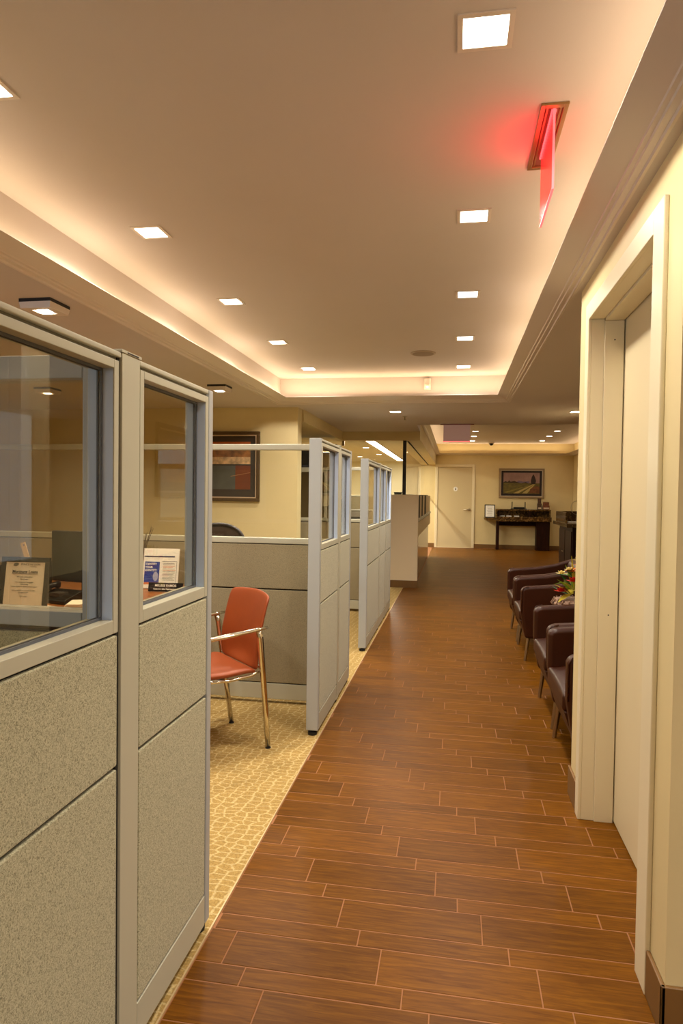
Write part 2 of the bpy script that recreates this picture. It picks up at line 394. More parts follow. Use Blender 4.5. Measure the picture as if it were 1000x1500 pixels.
# far tray
S2, L2, T2 = 2.385, 2.43, 2.68
struct('ceiling.001', B((-0.52, 3.0, SB2 - 0.02, FAR + 0.1, T2, T2 + 0.08)), ceilp)
ring_mould('trim_2', mould_profile(-0.50, -0.395, S2, L2), mould_profile(2.86, 2.73, S2, L2), mould_profile(FAR, 17.17, S2, L2), SB2)
ob('soffit', B((2.855, 2.95, SB2, FAR, S2, L2)), ceilp, bpy.data.objects['ceiling.001'])
ob('fascia', B((-0.5, 3.0, SB2 - 0.02, SB2, SZ, T2)), ceilp, bpy.data.objects['ceiling.001'])
struct('ceiling.002', B((-5.6, -0.70, 9.62, 19.2, 2.30, 2.36)), mat('office_ceiling', (196, 186, 160), 0.8))

# ---- walls
struct('wall_far', B((-0.80, 3.0, FAR, FAR + 0.12, 0, 2.75)), cream)
struct('wall_far_right', B((2.93, 3.02, 8.0, FAR, 0, 2.75)), cream)
struct('wall_recess', B((1.45, 1.53, 3.09, 8.0, 0, SZ), (1.53, 2.93, 7.92, 8.0, 0, SZ)), cream)
wr = struct('wall_right', B((WX, 0.72, 1.737, 1.93, 0, SZ), (WX, 0.72, 1.93, 2.875, 2.10, SZ), (WX, 0.72, 2.875, 3.09, 0, SZ),
                            (0.72, 3.0, 1.737, 1.85, 0, SZ), (0.72, 1.45, 2.98, 3.09, 0, SZ)), cream)
struct('wall_left', B((-5.7, -5.6, -5.0, -4.6, 0, 2.6), (-5.7, -5.6, 0.6, 19.2, 0, 2.6), (-5.7, -5.6, -4.6, 0.6, 0, 0.5), (-5.7, -5.6, -4.6, 0.6, 2.3, 2.6)), cream)
struct('wall_back_office', B((-5.6, -0.75, 19.0, 19.12, 0, 2.4)), mat('office_wall', (226, 218, 186), 0.7))
struct('wall_picture', B((-5.6, -1.64, 6.80, 6.98, 0, SZ)), cream)
struct('wall_light_block', B((-5.6, -3.2, 1.362, 1.422, 0, SZ)), cream)  # added out of view to keep daylight off the picture wall
struct('wall_behind', B((-5.6, 3.0, -5.12, -5.0, 0, 0.3), (-5.6, 3.0, -5.12, -5.0, 2.4, 2.6), (-5.6, 3.0, -5.12, -5.0, 0.3, 2.4)), cream)
struct('wall_front_right', B((2.95, 3.05, -5.0, 1.8, 0, 2.6)), cream)
struct('trim_3', B((-4.2, -1.62, 7.0, 9.5, 2.12, SZ)), cream)                       # dropped beam
struct('trim_4', B((-1.9, -0.50, 9.50, 9.66, 2.125, 2.6), (-0.72, -0.50, 9.66, FAR, 2.14, 2.75)), cream)   # header over the glass
struct('baseboard_far', B((-0.76, -0.51, FAR - 0.015, FAR, 0, 0.105), (0.50, 2.93, FAR - 0.015, FAR, 0, 0.105)), basebd, 0.003)
struct('baseboard_right', B((WX - 0.012, WX, 2.90, 3.102, 0, 0.125), (WX - 0.012, WX, 1.725, 1.862, 0, 0.125),
                            (WX - 0.012, 3.0, 1.725, 1.737, 0, 0.125), (WX, 1.45, 3.09, 3.102, 0, 0.125)), basebd, 0.003)
struct('baseboard_picture', B((-5.6, -1.63, 6.785, 6.80, 0, 0.105)), basebd, 0.003)
struct('baseboard_recess', B((1.435, 1.45, 3.10, 7.9, 0, 0.105)), basebd, 0.003)

# ---- door_1: near right, in its steel frame
d1 = struct('door_1', B((0.668, 0.708, 1.935, 2.878, 0.006, 2.092)), door_m, 0.002)
ob('door_jamb', B((WX - 0.0, 0.59, 2.848, 2.876, 0, 2.068), (0.59, 0.664, 2.838, 2.876, 0, 2.058),
                  (WX, 0.59, 1.93, 1.955, 0, 2.068), (0.59, 0.664, 1.93, 1.965, 0, 2.058),
                  (WX, 0.59, 1.955, 2.848, 2.068, 2.10), (0.59, 0.664, 1.965, 2.838, 2.058, 2.10)), casing_m, d1, 0.0015)
ob('door_casing', B((WX - 0.014, WX, 2.846, 2.905, 0, 2.135), (WX - 0.014, WX, 1.862, 1.957, 0, 2.135), (WX - 0.014, WX, 1.957, 2.846, 2.066, 2.135)), casing_m, d1, 0.003)
bm = bmesh.new()
for (y, z) in ((2.838, 0.86), (2.838, 1.98)):
    tube(bm, [(0.628, y - 0.001, z), (0.628, y + 0.003, z)], 0.0028, 8)
ob('screw_hole', bm, dark_m, d1)
# ---- door_2: far wall, with a round sign and lever
d2 = struct('door_2', B((-0.435, 0.435, FAR - 0.012, FAR + 0.01, 0.012, 2.08)), mat('far_door_enamel', (206, 190, 150), 0.5), 0.002)
ob('door_casing', B((-0.505, -0.437, FAR - 0.03, FAR, 0, 2.15), (0.437, 0.505, FAR - 0.03, FAR, 0, 2.15), (-0.437, 0.437, FAR - 0.03, FAR, 2.083, 2.15)), casing_m, d2, 0.004)
ob('threshold', B((-0.437, 0.437, FAR - 0.03, FAR, 0, 0.011)), casing_m, d2)
bm = bmesh.new(); tube(bm, [(0.02, FAR - 0.013, 1.515), (0.02, FAR - 0.019, 1.515)], 0.058, 24)
sg = ob('round_sign', bm, mat('white_sign', (240, 238, 230), 0.5), d2)
bm = bmesh.new(); tube(bm, [(0.02, FAR - 0.0185, 1.515), (0.02, FAR - 0.0200, 1.515)], 0.064, 24)
ob('sign_rim', B((0.02 - 0.012, 0.02 + 0.012, FAR - 0.0215, FAR - 0.019, 1.487, 1.522)), ink, sg); bm.free()
bm = bmesh.new(); tube(bm, [(0.02, FAR - 0.019, 1.535), (0.02, FAR - 0.0215, 1.535)], 0.011, 12)
ob('pictogram', bm, ink, sg)
bm = bmesh.new(); tube(bm, [(0.375, FAR - 0.012, 0.985), (0.375, FAR - 0.022, 0.985)], 0.034, 18)
h = ob('handle_rose', bm, steel, d2)
bm = bmesh.new(); tube(bm, [(0.375, FAR - 0.02, 0.985), (0.375, FAR - 0.07, 0.985), (0.35, FAR - 0.078, 0.985), (0.23, FAR - 0.075, 0.982)], 0.014, 10)
ob('lever', bm, steel, h, smooth=True)

# ---- glazed screen of the back office: window_1 (front), window_2 (side)
w1 = struct('window_1', B((-1.62, -0.745, 9.555, 9.567, 1.345, 2.125)), clear_glass)
ob('hook', B((-1.64, -1.60, 9.54, 9.57, 2.05, 2.13)), steel, w1)
ob('corner_bar', B((-0.745, -0.695, 9.545, 9.575, 1.345, 2.125)), blackp, w1)
w2 = struct('window_2', B((-0.70, -0.69, 9.58, 11.4, 1.345, 2.14), (-0.70, -0.69, 11.41, 13.3, 1.345, 2.14), (-0.70, -0.69, 13.31, FAR - 0.01, 1.345, 2.14)), clear_glass)
ob('channel', B((-0.705, -0.685, 9.58, FAR - 0.01, 2.125, 2.14), (-0.705, -0.685, 9.58, FAR - 0.01, 1.335, 1.35)), dark_m, w2)
# low end wall in front of the teller side
st = struct('wall_stub', B((-0.905, -0.515, 9.56, 9.70, 0.105, 1.345)), mat('stub_wall_paint', (242, 224, 190), 0.55))
ob('baseboard', B((-0.912, -0.508, 9.552, 9.70, 0, 0.105)), basebd, st, 0.003)

# ---- side window left of and behind the camera
w3 = struct('window_3', B((-5.66, -5.65, -4.6, 0.6, 0.5, 2.3)), clear_glass)
ob('mullion', B(*[(-5.69, -5.62, y - 0.03, y + 0.03, 0.5, 2.3) for y in (-4.57, -3.0, -1.0, 0.57)]), frame_m, w3)

# ================================================================ LIGHT FITTINGS
def downlight(name, x, y, z, label, group, watts=13.0, s=0.113, col=WARM):
    t = thing(name, label, 'ceiling light', (x, y, z), 0, group)
    o_ = s / 2 + 0.014; i_ = s / 2
    ob('trim_frame', B((x - o_, x + o_, y - o_, y - i_, z - 0.004, z), (x - o_, x + o_, y + i_, y + o_, z - 0.004, z),
                       (x - o_, x - i_, y - i_, y + i_, z - 0.004, z), (x + i_, x + o_, y - i_, y + i_, z - 0.004, z)), mould, t)
    ob('diffuser', B((x - i_, x + i_, y - i_, y + i_, z - 0.0025, z)), white_lit, t)
    a = area('lamp', (0, 0, -0.006), (0, 0, -1), s, s, watts, col, 150); a.parent = t
    return t
RY = [(0.057, 1.757), (0.060, 2.89), (0.055, 3.995), (0.057, 5.093), (0.059, 6.205)]
LYS = [(-1.39, 1.77), (-1.391, 2.868), (-1.39, 3.964), (-1.391, 5.065), (-1.39, 6.168)]
ORD = ['nearest', 'second nearest', 'middle', 'second farthest', 'farthest']
for i, (x, y) in enumerate(RY): downlight('recessed_light', x, y, TZ, ORD[i] + ' square recessed light of the right-hand row over the tiled walkway', 'square lights in the tray ceiling')
for i, (x, y) in enumerate(LYS): downlight('recessed_light', x, y, TZ, ORD[i] + ' square recessed light of the left-hand row beside the cubicles', 'square lights in the tray ceiling')
for y, w_ in ((-1.6, 'just'), (-3.0, 'far')):  # unseen fill lights, added behind the viewer
    for x, s_ in ((0.057, 'right'), (-1.39, 'left')): downlight('recessed_light', x, y + 0.1, TZ, 'added square fill light %s behind the viewer, %s-hand row' % (w_, s_), 'added fill lights behind the viewer')
for y, w_ in ((0.9, 'beside'), (-1.0, 'just behind'), (-2.9, 'far behind')): downlight('recessed_light', 1.75, y, SZ, 'added square fill light over the lobby, ' + w_ + ' the viewer', 'added fill lights over the lobby', 24, col=(1.0, 0.95, 0.90))  # unseen lights, added to brighten the near partitions
downlight('recessed_light', -0.653, 7.234, SZ, 'square recessed light in the low ceiling left of the far exit sign', 'square lights in the low ceiling', 24)
downlight('recessed_light', 1.258, 7.357, SZ, 'square recessed light in the low ceiling above the brown armchairs', 'square lights in the low ceiling', 13)
for k, (x0, nm) in enumerate(((0.40, 'left'), (2.03, 'right'))):
    for i, y in enumerate((13.97, 15.15, 16.35)):
        downlight('recessed_light', x0, y, T2, ('nearest', 'middle', 'farthest')[i] + ' small square light in the ' + nm + ' row of the far tray ceiling', 'square lights in the far tray', 3)
for x, y, w_ in ((0.4, 9.4, 'left front'), (2.03, 9.4, 'right front'), (0.4, 11.7, 'left middle'), (2.03, 11.7, 'right middle')):  # hidden by the low ceiling, kept for the light they give
    downlight('recessed_light', x, y, T2, 'unseen square light at the ' + w_ + ' of the far tray, above the low ceiling edge', 'unseen lights in the far tray, near half', 2.5)
for i, (x, y) in enumerate(((-1.8, 13.4), (-1.78, 15.6), (-2.38, 16.6))):
    downlight('recessed_light', x, y, 2.30, ('nearest', 'middle', 'farthest')[i] + ' small recessed light in the office ceiling seen through the glass screen', 'office ceiling lights behind glass', 6)
# long luminous strip of the back office
t = thing('linear_light', 'long white luminous ceiling strip behind the glass screen', 'ceiling light', (-1.48, 14.6, 2.299))
ob('lens', B((-1.56, -1.40, 11.2, 18.2, 2.285, 2.297)), white_lit, t)
ob('housing', B((-1.575, -1.56, 11.2, 18.2, 2.28, 2.298), (-1.40, -1.385, 11.2, 18.2, 2.28, 2.298)), mould, t)
a = area('lamp', (0, 0, -0.03), (0, 0, -1), 0.16, 7.0, 150, (1, 0.92, 0.74)); a.parent = t
a = area('office_fill', (-3.2, 14.5, 2.28), (0, 0, -1), 1.2, 6.0, 120, (1, 0.92, 0.74))  # bare fill lamp without a fitting, brightens the back office

def puck(x, y, label):
    t = thing('surface_light', label, 'ceiling light', (x, y, SZ), 0, 'square surface lights over the cubicles')
    h = 0.082
    ob('mounting_plate', B((x - h, x + h, y - h, y + h, SZ - 0.016, SZ)), blackp, t)
    bm = bmesh.new()
    lo = h - 0.03; z0, z1 = SZ - 0.045, SZ - 0.016
    A = [bm.verts.new((x + sx * h, y + sy * h, z1)) for sx, sy in ((-1, -1), (1, -1), (1, 1), (-1, 1))]
    Bv = [bm.verts.new((x + sx * h * 0.93, y + sy * h * 0.93, z0)) for sx, sy in ((-1, -1), (1, -1), (1, 1), (-1, 1))]
    Cv = [bm.verts.new((x + sx * 0.042, y + sy * 0.042, z0)) for sx, sy in ((-1, -1), (1, -1), (1, 1), (-1, 1))]
    Dv = [bm.verts.new((x + sx * 0.04, y + sy * 0.04, z0 + 0.012)) for sx, sy in ((-1, -1), (1, -1), (1, 1), (-1, 1))]
    for P1, P2 in ((A, Bv), (Bv, Cv), (Cv, Dv)):
        for s in range(4): bm.faces.new((P1[s], P1[(s + 1) % 4], P2[(s + 1) % 4], P2[s]))
    bm.faces.new(A[::-1])
    ob('body', bm, mould, t)
    bm = bmesh.new(); lathe(bm, [(0.036, SZ - 0.036), (0.036, SZ - 0.046), (0.02, SZ - 0.05)], (x, y, 0), 16)
    ob('lamp_lens', bm, white_lit, t)
    a = area('lamp', (0, 0, -0.055), (0, 0, -1), 0.06, 0.06, 9, WARM, 140); a.parent = t
puck(-1.975, 2.94, 'square surface ceiling light on a black plate above the near cubicle window')
puck(-1.99, 5.40, 'square surface ceiling light on a black plate above the second cubicle')
puck(-3.6, 2.94, 'added square fill light deep inside the near cubicle'); puck(-3.6, 5.40, 'added square fill light deep inside the second cubicle')  # two extra lights, added as fill on the cubicle side

# small ceiling things
bm = bmesh.new(); lathe(bm, [(0.105, TZ - 0.001), (0.105, TZ - 0.006), (0.098, TZ - 0.009)], (-0.281, 5.588, 0), 32)
t = tag(ob('ceiling_speaker', bm, mat('speaker_rim', (176, 158, 136), 0.5)), 'round flush loudspeaker in the tray ceiling near its far end', 'speaker'); BASE[t.name] = Vector()
bm = bmesh.new(); lathe(bm, [(0.09, TZ - 0.0085), (0.086, TZ - 0.011)], (-0.281, 5.588, 0), 32)
ob('grille', bm, mat('speaker_grille', (150, 132, 112), 0.8, bump=0.5, bscale=900), t)
t = thing('motion_sensor', 'small white motion sensor on the far cove wall', 'sensor', (-0.288, 6.70, 2.45))
ob('body', B((-0.322, -0.254, 6.655, 6.70, 2.395, 2.51)), mould, t, 0.012, 3)
bm = bmesh.new(); tube(bm, [(-0.288, 6.66, 2.43), (-0.288, 6.645, 2.42)], [0.026, 0.012], 14); ob('lens', bm, mat('sensor_lens', (240, 232, 214), 0.3), t)
t = thing('sprinkler_head', 'tiny sprinkler head hanging from the low ceiling', 'sprinkler', (-0.582, 7.68, SZ))
bm = bmesh.new(); lathe(bm, [(0.03, SZ - 0.001), (0.028, SZ - 0.005), (0.008, SZ - 0.008), (0.008, SZ - 0.04)], (-0.582, 7.68, 0), 16); ob('stem', bm, steel, t)
bm = bmesh.new(); lathe(bm, [(0.018, SZ - 0.040), (0.018, SZ - 0.043)], (-0.582, 7.68, 0), 16); ob('deflector', bm, steel, t)
t = thing('security_camera', 'small dark dome camera under the far tray ceiling', 'camera', (0.87, 16.75, T2))
bm = bmesh.new(); lathe(bm, [(0.075, T2 - 0.001), (0.075, T2 - 0.03), (0.06, T2 - 0.035)], (0.87, 16.75, 0), 20); ob('mount', bm, mould, t)
bm = bmesh.new(); lathe(bm, [(0.055, T2 - 0.036), (0.05, T2 - 0.06), (0.035, T2 - 0.08), (0.012, T2 - 0.09)], (0.87, 16.75, 0), 20); ob('dome', bm, mat('smoked_dome', (20, 18, 16), 0.1), t, smooth=True)
t = thing('air_vent', 'cream return air grille on the left cove wall', 'vent', (-1.84, 5.04, 2.42))
ob('vent_frame', B((-1.84, -1.832, 4.80, 5.30, 2.33, 2.36), (-1.84, -1.832, 4.80, 5.30, 2.48, 2.51), (-1.84, -1.832, 4.80, 4.84, 2.36, 2.48), (-1.84, -1.832, 5.26, 5.30, 2.36, 2.48)), mould, t)
for k in range(5): ob('slat', B((-1.84, -1.834, 4.84, 5.26, 2.366 + k * 0.023, 2.378 + k * 0.023)), mould, t)

# exit signs
red_ac = bpy.data.materials.new('red_acrylic'); red_ac.use_nodes = True
nt = red_ac.node_tree; n = nt.nodes; l = nt.links; pb = n['Principled BSDF']
pb.inputs['Base Color'].default_value = (0.8, 0.03, 0.03, 1); pb.inputs['Roughness'].default_value = 0.15
pb.inputs['Emission Color'].default_value = (1.0, 0.07, 0.07, 1); pb.inputs['Emission Strength'].default_value = 0.42
tr = n.new('ShaderNodeBsdfTransparent'); tr.inputs[0].default_value = (1, 0.6, 0.55, 1)
mx = n.new('ShaderNodeMixShader'); mx.inputs[0].default_value = 0.72
l.new(tr.outputs[0], mx.inputs[1]); l.new(pb.outputs[0], mx.inputs[2]); l.new(mx.outputs[0], n['Material Output'].inputs[0])
red_edge = mat('red_lit_edge', (255, 120, 120), 0.4, emit=(255, 90, 95), estr=1.6)
gold = mat('brass_trim', (176, 140, 92), 0.3, 0.7)
t = thing('exit_sign', 'red edge-lit exit sign seen edge-on below the tray ceiling', 'exit sign', (0.279, 2.30, TZ))
ob('trim_plate', B((0.238, 0.252, 2.10, 2.505, TZ - 0.008, TZ), (0.306, 0.320, 2.10, 2.505, TZ - 0.008, TZ), (0.252, 0.306, 2.10, 2.118, TZ - 0.008, TZ), (0.252, 0.306, 2.487, 2.505, TZ - 0.008, TZ)), gold, t, 0.001)
ob('inner_ring', B((0.256, 0.262, 2.122, 2.483, TZ - 0.005, TZ), (0.296, 0.302, 2.122, 2.483, TZ - 0.005, TZ)), gold, t)
ob('backing', B((0.252, 0.306, 2.118, 2.487, TZ - 0.002, TZ)), mat('sign_well', (120, 60, 40), 0.6), t)
pn = ob('sign_panel', B((0.276, 0.282, 2.125, 2.42, TZ - 0.245, TZ - 0.004)), red_ac, t)
ob('lit_edge', B((0.2755, 0.2825, 2.125, 2.42, TZ - 0.248, TZ - 0.245), (0.2755, 0.2825, 2.122, 2.125, TZ - 0.248, TZ - 0.004)), red_edge, pn)
bm = bmesh.new()
for k in range(26):
    y = 2.13 + k * 0.0115
    bx(bm, 0.2715, 0.2865, y, y + 0.0065, TZ - 0.010, TZ - 0.003)
ob('led_row', bm, red_edge, t)
a = area('sign_lamp', (-0.03, 0.0, -0.12), (-1, 0, 0.75), 0.16, 0.28, 0.75, (1, 0.04, 0.06), 180); a.parent = t
t = thing('exit_sign', 'pinkish glass exit sign facing down the walkway at the far tray', 'exit sign', (0.012, 8.55, SZ))
ob('trim_plate', B((-0.195, 0.225, 8.52, 8.58, SZ - 0.008, SZ)), mat('reddish_trim', (120, 44, 40), 0.4), t)
pink = bpy.data.materials.new('pink_sign_glass'); pink.use_nodes = True
nt = pink.node_tree; n = nt.nodes; l = nt.links; pb = n['Principled BSDF']
pb.inputs['Base Color'].default_value = (0.46, 0.34, 0.29, 1); pb.inputs['Roughness'].default_value = 0.12
pb.inputs['Emission Color'].default_value = (1, 0.55, 0.48, 1); pb.inputs['Emission Strength'].default_value = 0.10
pn = ob('sign_panel', B((-0.155, 0.18, 8.545, 8.553, SZ - 0.215, SZ - 0.008)), pink, t)
ob('lit_edge', B((-0.157, 0.182, 8.544, 8.554, SZ - 0.222, SZ - 0.215)), red_edge, pn)

# ================================================================ CUBICLE PARTITIONS
FX, BX = -0.725, -0.79
Z = dict(base0=0.028, base1=0.118, low1=0.7255, up0=0.7335, up1=1.024, rail=1.030, w0=1.060, w1=1.605, fr1=1.624, cap0=1.632, cap1=1.645)
def run_unit(t, y0, y1, mt=fabric, fm=frame_m, zs=Z):
    """one panel unit along Y: core, fabric tiles, base, window frame > pane"""
    ob('core', B((BX + 0.014, FX - 0.014, y0, y1, 0.03, Z['rail'])), dark_m, t)
    g = 0.003
    for xa, xb in ((FX - 0.014, FX), (BX, BX + 0.014)):
        ob('fabric_panel', B((xa, xb, y0 + g, y1 - g, Z['base1'] + 0.006, Z['low1'])), mt, t, 0.004, 2)
        ob('fabric_panel', B((xa, xb, y0 + g, y1 - g, Z['up0'], Z['up1'])), mt, t, 0.004, 2)
        ob('base_panel', B((xa, xb, y0 + 0.001, y1 - 0.001, Z['base0'], Z['base1'])), fm, t, 0.002)
    s = 0.021; xf, xb = FX, BX
    f = ob('window_frame', B((xb, xf, y0 + 0.001, y0 + s, Z['rail'], Z['fr1']), (xb, xf, y1 - s, y1 - 0.001, Z['rail'], Z['fr1']),
                             (xb, xf, y0 + s, y1 - s, Z['rail'], Z['w0']), (xb, xf, y0 + s, y1 - s, Z['w1'], Z['fr1'])), fm, t, 0.0015)
    ob('jamb_tint_strip', B(*[(xb + 0.003, xf - 0.003, ya, ya + 0.0012, Z['w0'], Z['w1']) for ya in (y0 + s, y1 - s - 0.0012)]), jamb_tint_m, f)
    xm = (xf + xb) / 2; k = 0.006
    ob('window_pane', B((xm - 0.003, xm + 0.003, y0 + s, y1 - s, Z['w0'], Z['w1'])), glass, f)
    bm = bmesh.new()
    for xg in (xm - 0.006, xm + 0.003):
        for b in ((y0 + s, y0 + s + k, Z['w0'], Z['w1']), (y1 - s - k, y1 - s, Z['w0'], Z['w1']), (y0 + s + k, y1 - s - k, Z['w0'], Z['w0'] + k), (y0 + s + k, y1 - s - k, Z['w1'] - k, Z['w1'])):
            bx(bm, xg, xg + 0.003, *b)
    ob('gasket', bm, mat('grey_gasket', (92, 96, 104), 0.5), f)
def top_cap(t, y0, y1):
    ob('top_cap', B((BX, FX, y0, y1, Z['cap0'], Z['cap1'])), frame_m, t, 0.003)
    ob('cap_groove', B((BX + 0.008, FX - 0.008, y0, y1, Z['fr1'], Z['cap0'])), mat('groove_grey', (110, 104, 86), 0.6), t)
def post(t, y0, y1):
    p = ob('post', B((BX - 0.001, FX + 0.001, y0, y1, 0.02, 1.645)), frame_m, t, 0.002)
    ob('post_cap', B((BX - 0.003, FX + 0.003, y0 - 0.004, y1 + 0.004, 1.645, 1.652)), frame_m, p, 0.001)
    ob('cap_slot', B((FX - 0.004, FX + 0.0035, y0 + 0.02, y1 - 0.012, 1.6465, 1.6495)), dark_m, p)
def end_trim(t, y0, y1):
    ob('end_trim', B((BX - 0.001, FX + 0.001, y0, y1, 0.028, 1.646)), endcap_m, t, 0.004, 2)
def foot(t, y):
    bm = bmesh.new(); lathe(bm, [(0.026, 0), (0.026, 0.016), (0.010, 0.018), (0.010, 0.03)], ((BX + FX) / 2, y, 0.0022), 14)
    ob('levelling_foot', bm, rubber, t)

t = thing('cubicle_partition', 'near grey cubicle partition along the walkway, two speckled fabric panels with windows above', 'partition', ((BX + FX) / 2, 1.0, 0), group=None)
run_unit(t, -1.6, -0.42); post(t, -0.41, -0.36); run_unit(t, -0.35, 1.345); post(t, 1.356, 1.440); run_unit(t, 1.442, 1.876); top_cap(t, -1.6, 1.355); top_cap(t, 1.441, 1.876)  # rearmost bay is out of view, added to block daylight from the walkway
end_trim(t, 1.879, 1.912); foot(t, -0.4); foot(t, -1.6); foot(t, 1.40); foot(t, 1.89); end_trim(t, -1.635, -1.602)
ob('dark_reveal', B((BX + 0.006, FX - 0.006, 1.345, 1.356, 0.03, 1.64)), dark_m, t)

t = thing('cubicle_partition', 'second grey cubicle partition along the walkway, beyond the orange chair', 'partition', ((BX + FX) / 2, 4.1, 0))
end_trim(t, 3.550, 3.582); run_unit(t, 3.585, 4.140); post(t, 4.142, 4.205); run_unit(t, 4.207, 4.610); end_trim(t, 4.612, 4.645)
top_cap(t, 3.584, 4.142); top_cap(t, 4.206, 4.612); foot(t, 3.57); foot(t, 4.17); foot(t, 4.62)
t = thing('cubicle_partition', 'third grey cubicle partition along the walkway, three window bays, before the low end wall', 'partition', ((BX + FX) / 2, 6.6, 0))
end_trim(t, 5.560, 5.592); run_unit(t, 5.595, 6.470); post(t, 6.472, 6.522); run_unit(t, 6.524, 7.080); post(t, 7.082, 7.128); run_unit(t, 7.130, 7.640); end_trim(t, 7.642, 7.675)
for a_, b_ in ((5.594, 6.472), (6.523, 7.082), (7.129, 7.642)): top_cap(t, a_, b_)
for y in (5.58, 6.5, 7.1, 7.655): foot(t, y)

def cross_panel(label, yf, bays, mt, thick=0.06):
    """partition along X with front face at yf; bays: (x0, x1, 'glass'|'window')"""
    t = thing('cross_partition', label, 'partition', ((bays[0][0] + bays[-1][1]) / 2, yf + thick / 2, 0))
    yb = yf + thick
    for x0, x1, kind in bays:
        ob('core', B((x0, x1, yf + 0.013, yb - 0.013, 0.03, 1.02)), dark_m, t)
        for ya, yc in ((yf, yf + 0.013), (yb - 0.013, yb)):
            ob('fabric_panel', B((x0 + 0.002, x1 - 0.002, ya, yc, 0.134, 0.727)), mt, t, 0.004)
            ob('fabric_panel', B((x0 + 0.002, x1 - 0.002, ya, yc, 0.735, 1.016)), mt, t, 0.004)
            ob('base_panel', B((x0 + 0.001, x1 - 0.001, ya, yc, 0.03, 0.128)), frame_m, t, 0.002)
        if kind == 'glass':
            ob('mid_rail', B((x0, x1, yf - 0.002, yb + 0.002, 1.021, 1.058)), frame_m, t, 0.004)
            ob('glass_pane', B((x0 + 0.002, x1 - 0.002, yf + 0.027, yf + 0.033, 1.058, 1.615)), clear_glass, t)
            ob('top_rail', B((x0, x1, yf + 0.008, yb - 0.008, 1.615, 1.652)), frame_m, t, 0.004)
        else:
            s = 0.03
            f = ob('window_frame', B((x0, x0 + s, yf, yb, 1.03, 1.645), (x1 - s, x1, yf, yb, 1.03, 1.645), (x0 + s, x1 - s, yf, yb, 1.03, 1.066), (x0 + s, x1 - s, yf, yb, 1.592, 1.645)), frame_daylit if yf < 2 else frame_m, t, 0.003)
            ob('window_pane', B((x0 + s, x1 - s, yf + 0.027, yf + 0.033, 1.066, 1.592)), glass, f)
    x0, x1 = bays[0][0], bays[-1][1]
    for k in range(len(bays) + 1):
        xx = x0 + 0.04 + (x1 - x0 - 0.08) * k / len(bays)
        bm = bmesh.new(); lathe(bm, [(0.022, 0), (0.022, 0.018), (0.010, 0.02), (0.010, 0.031)], (xx, yf + thick / 2, 0.0022), 12); ob('levelling_foot', bm, rubber, t)
    return t
cross_panel('grey window partition running left behind the near cubicle window', 1.362, [(-3.2, -2.0, 'window'), (-2.0, -0.793, 'window')], fabric)  # left bay is out of view, added to dim the reflected window
cross_panel('glass-topped cross partition directly behind the orange chair', 4.05, [(-3.6, -2.2, 'glass'), (-2.2, -0.793, 'glass')], fabric2)
c3 = cross_panel('cross partition beside the third cubicle with a framed window at its left', 7.45, [(-1.80, -1.45, 'window'), (-1.45, -0.793, 'glass')], fabric2)
bm = bmesh.new()
for k in range(46): bx(bm, -1.797, -1.788, 7.4485, 7.4495, 0.20 + k * 0.031, 0.218 + k * 0.031)
ob('slotted_strip', bm, dark_m, c3)

# teller side: low run with dark windows and a projecting ledge
t = thing('teller_counter', 'low teller counter with dark slots running to the far door', 'counter', (-0.6, 12.0, 0))
ob('lower_panel', B((-0.62, -0.56, 9.70, 14.6, 0.0, 0.735)), mat('brown_gloss_panel', (122, 88, 52), 0.16), t)
ob('fascia', B((-0.66, -0.515, 9.70, 14.4, 0.735, 0.945)), mat('teller_fascia', (214, 192, 148), 0.45), t, 0.004)
ob('ledge', B((-0.68, -0.505, 9.70, 14.45, 0.958, 1.0)), frame_m, t, 0.004)
ob('ledge_gap', B((-0.65, -0.52, 9.70, 14.4, 0.945, 0.958)), dark_m, t)
for y0, y1 in ((9.72, 9.86), (10.25, 10.78), (11.15, 11.8), (12.4, 14.5)):
    ob('upright', B((-0.60, -0.525, y0, y1, 1.0, 1.335)), mat('teller_upright', (206, 186, 142), 0.5), t, 0.003)
for y0, y1 in ((9.86, 10.25), (10.78, 11.15), (11.8, 12.4)):
    ob('dark_window', B((-0.60, -0.5225, y0, y1, 1.0, 1.335)), dark_m, t)

# ================================================================ ORANGE VISITOR CHAIR
t = thing('visitor_chair', 'orange vinyl armchair with chrome frame by the cubicle entrance', 'chair', (-1.183, 3.41, 0), math.radians(-46), world=False)
NI, NJ = 15, 9
prof = []                                       # (y, z) from seat front to back top; front is -y
for k in range(NI):
    s = k / (NI - 1)
    if s < 0.5:
        q = s / 0.5; y = -0.40 + 0.47 * q; z = 0.455 - 0.035 * math.sin(math.pi * q * 0.9) + (-0.03 if k == 0 else 0)
    else:
        q = (s - 0.5) / 0.5; y = 0.07 + 0.020 * math.sin(q * math.pi * 0.5) + 0.060 * q * q; z = 0.440 + 0.375 * q
    prof.append((y, z))
prof[7] = (0.045, 0.428); prof[8] = (0.083, 0.468)
def cg(k, j):
    u = (j / (NJ - 1)) * 2 - 1; y, z = prof[k]; s = k / (NI - 1)
    w = 0.225 if s < 0.5 else 0.225 + 0.005 * math.sin((s - .5) * 2 * math.pi)
    return Vector((u * w, y - (0.045 * u * u if s > 0.55 else 0), z + (0.012 * u * u if s < 0.5 else 0) - (0.015 * u * u if k == NI - 1 else 0)))
P = [[cg(k, j) for j in range(NJ)] for k in range(NI)]
def cn(i, j):
    a = Vector((0, prof[min(i + 1, NI - 1)][0] - prof[max(i - 1, 0)][0], prof[min(i + 1, NI - 1)][1] - prof[max(i - 1, 0)][1])).normalized()
    return Vector((0, -a.z, a.y))
bm = bmesh.new(); sheet(bm, P[:8], 0.034, cn); ob('seat', bm, orange, t, subd=2)
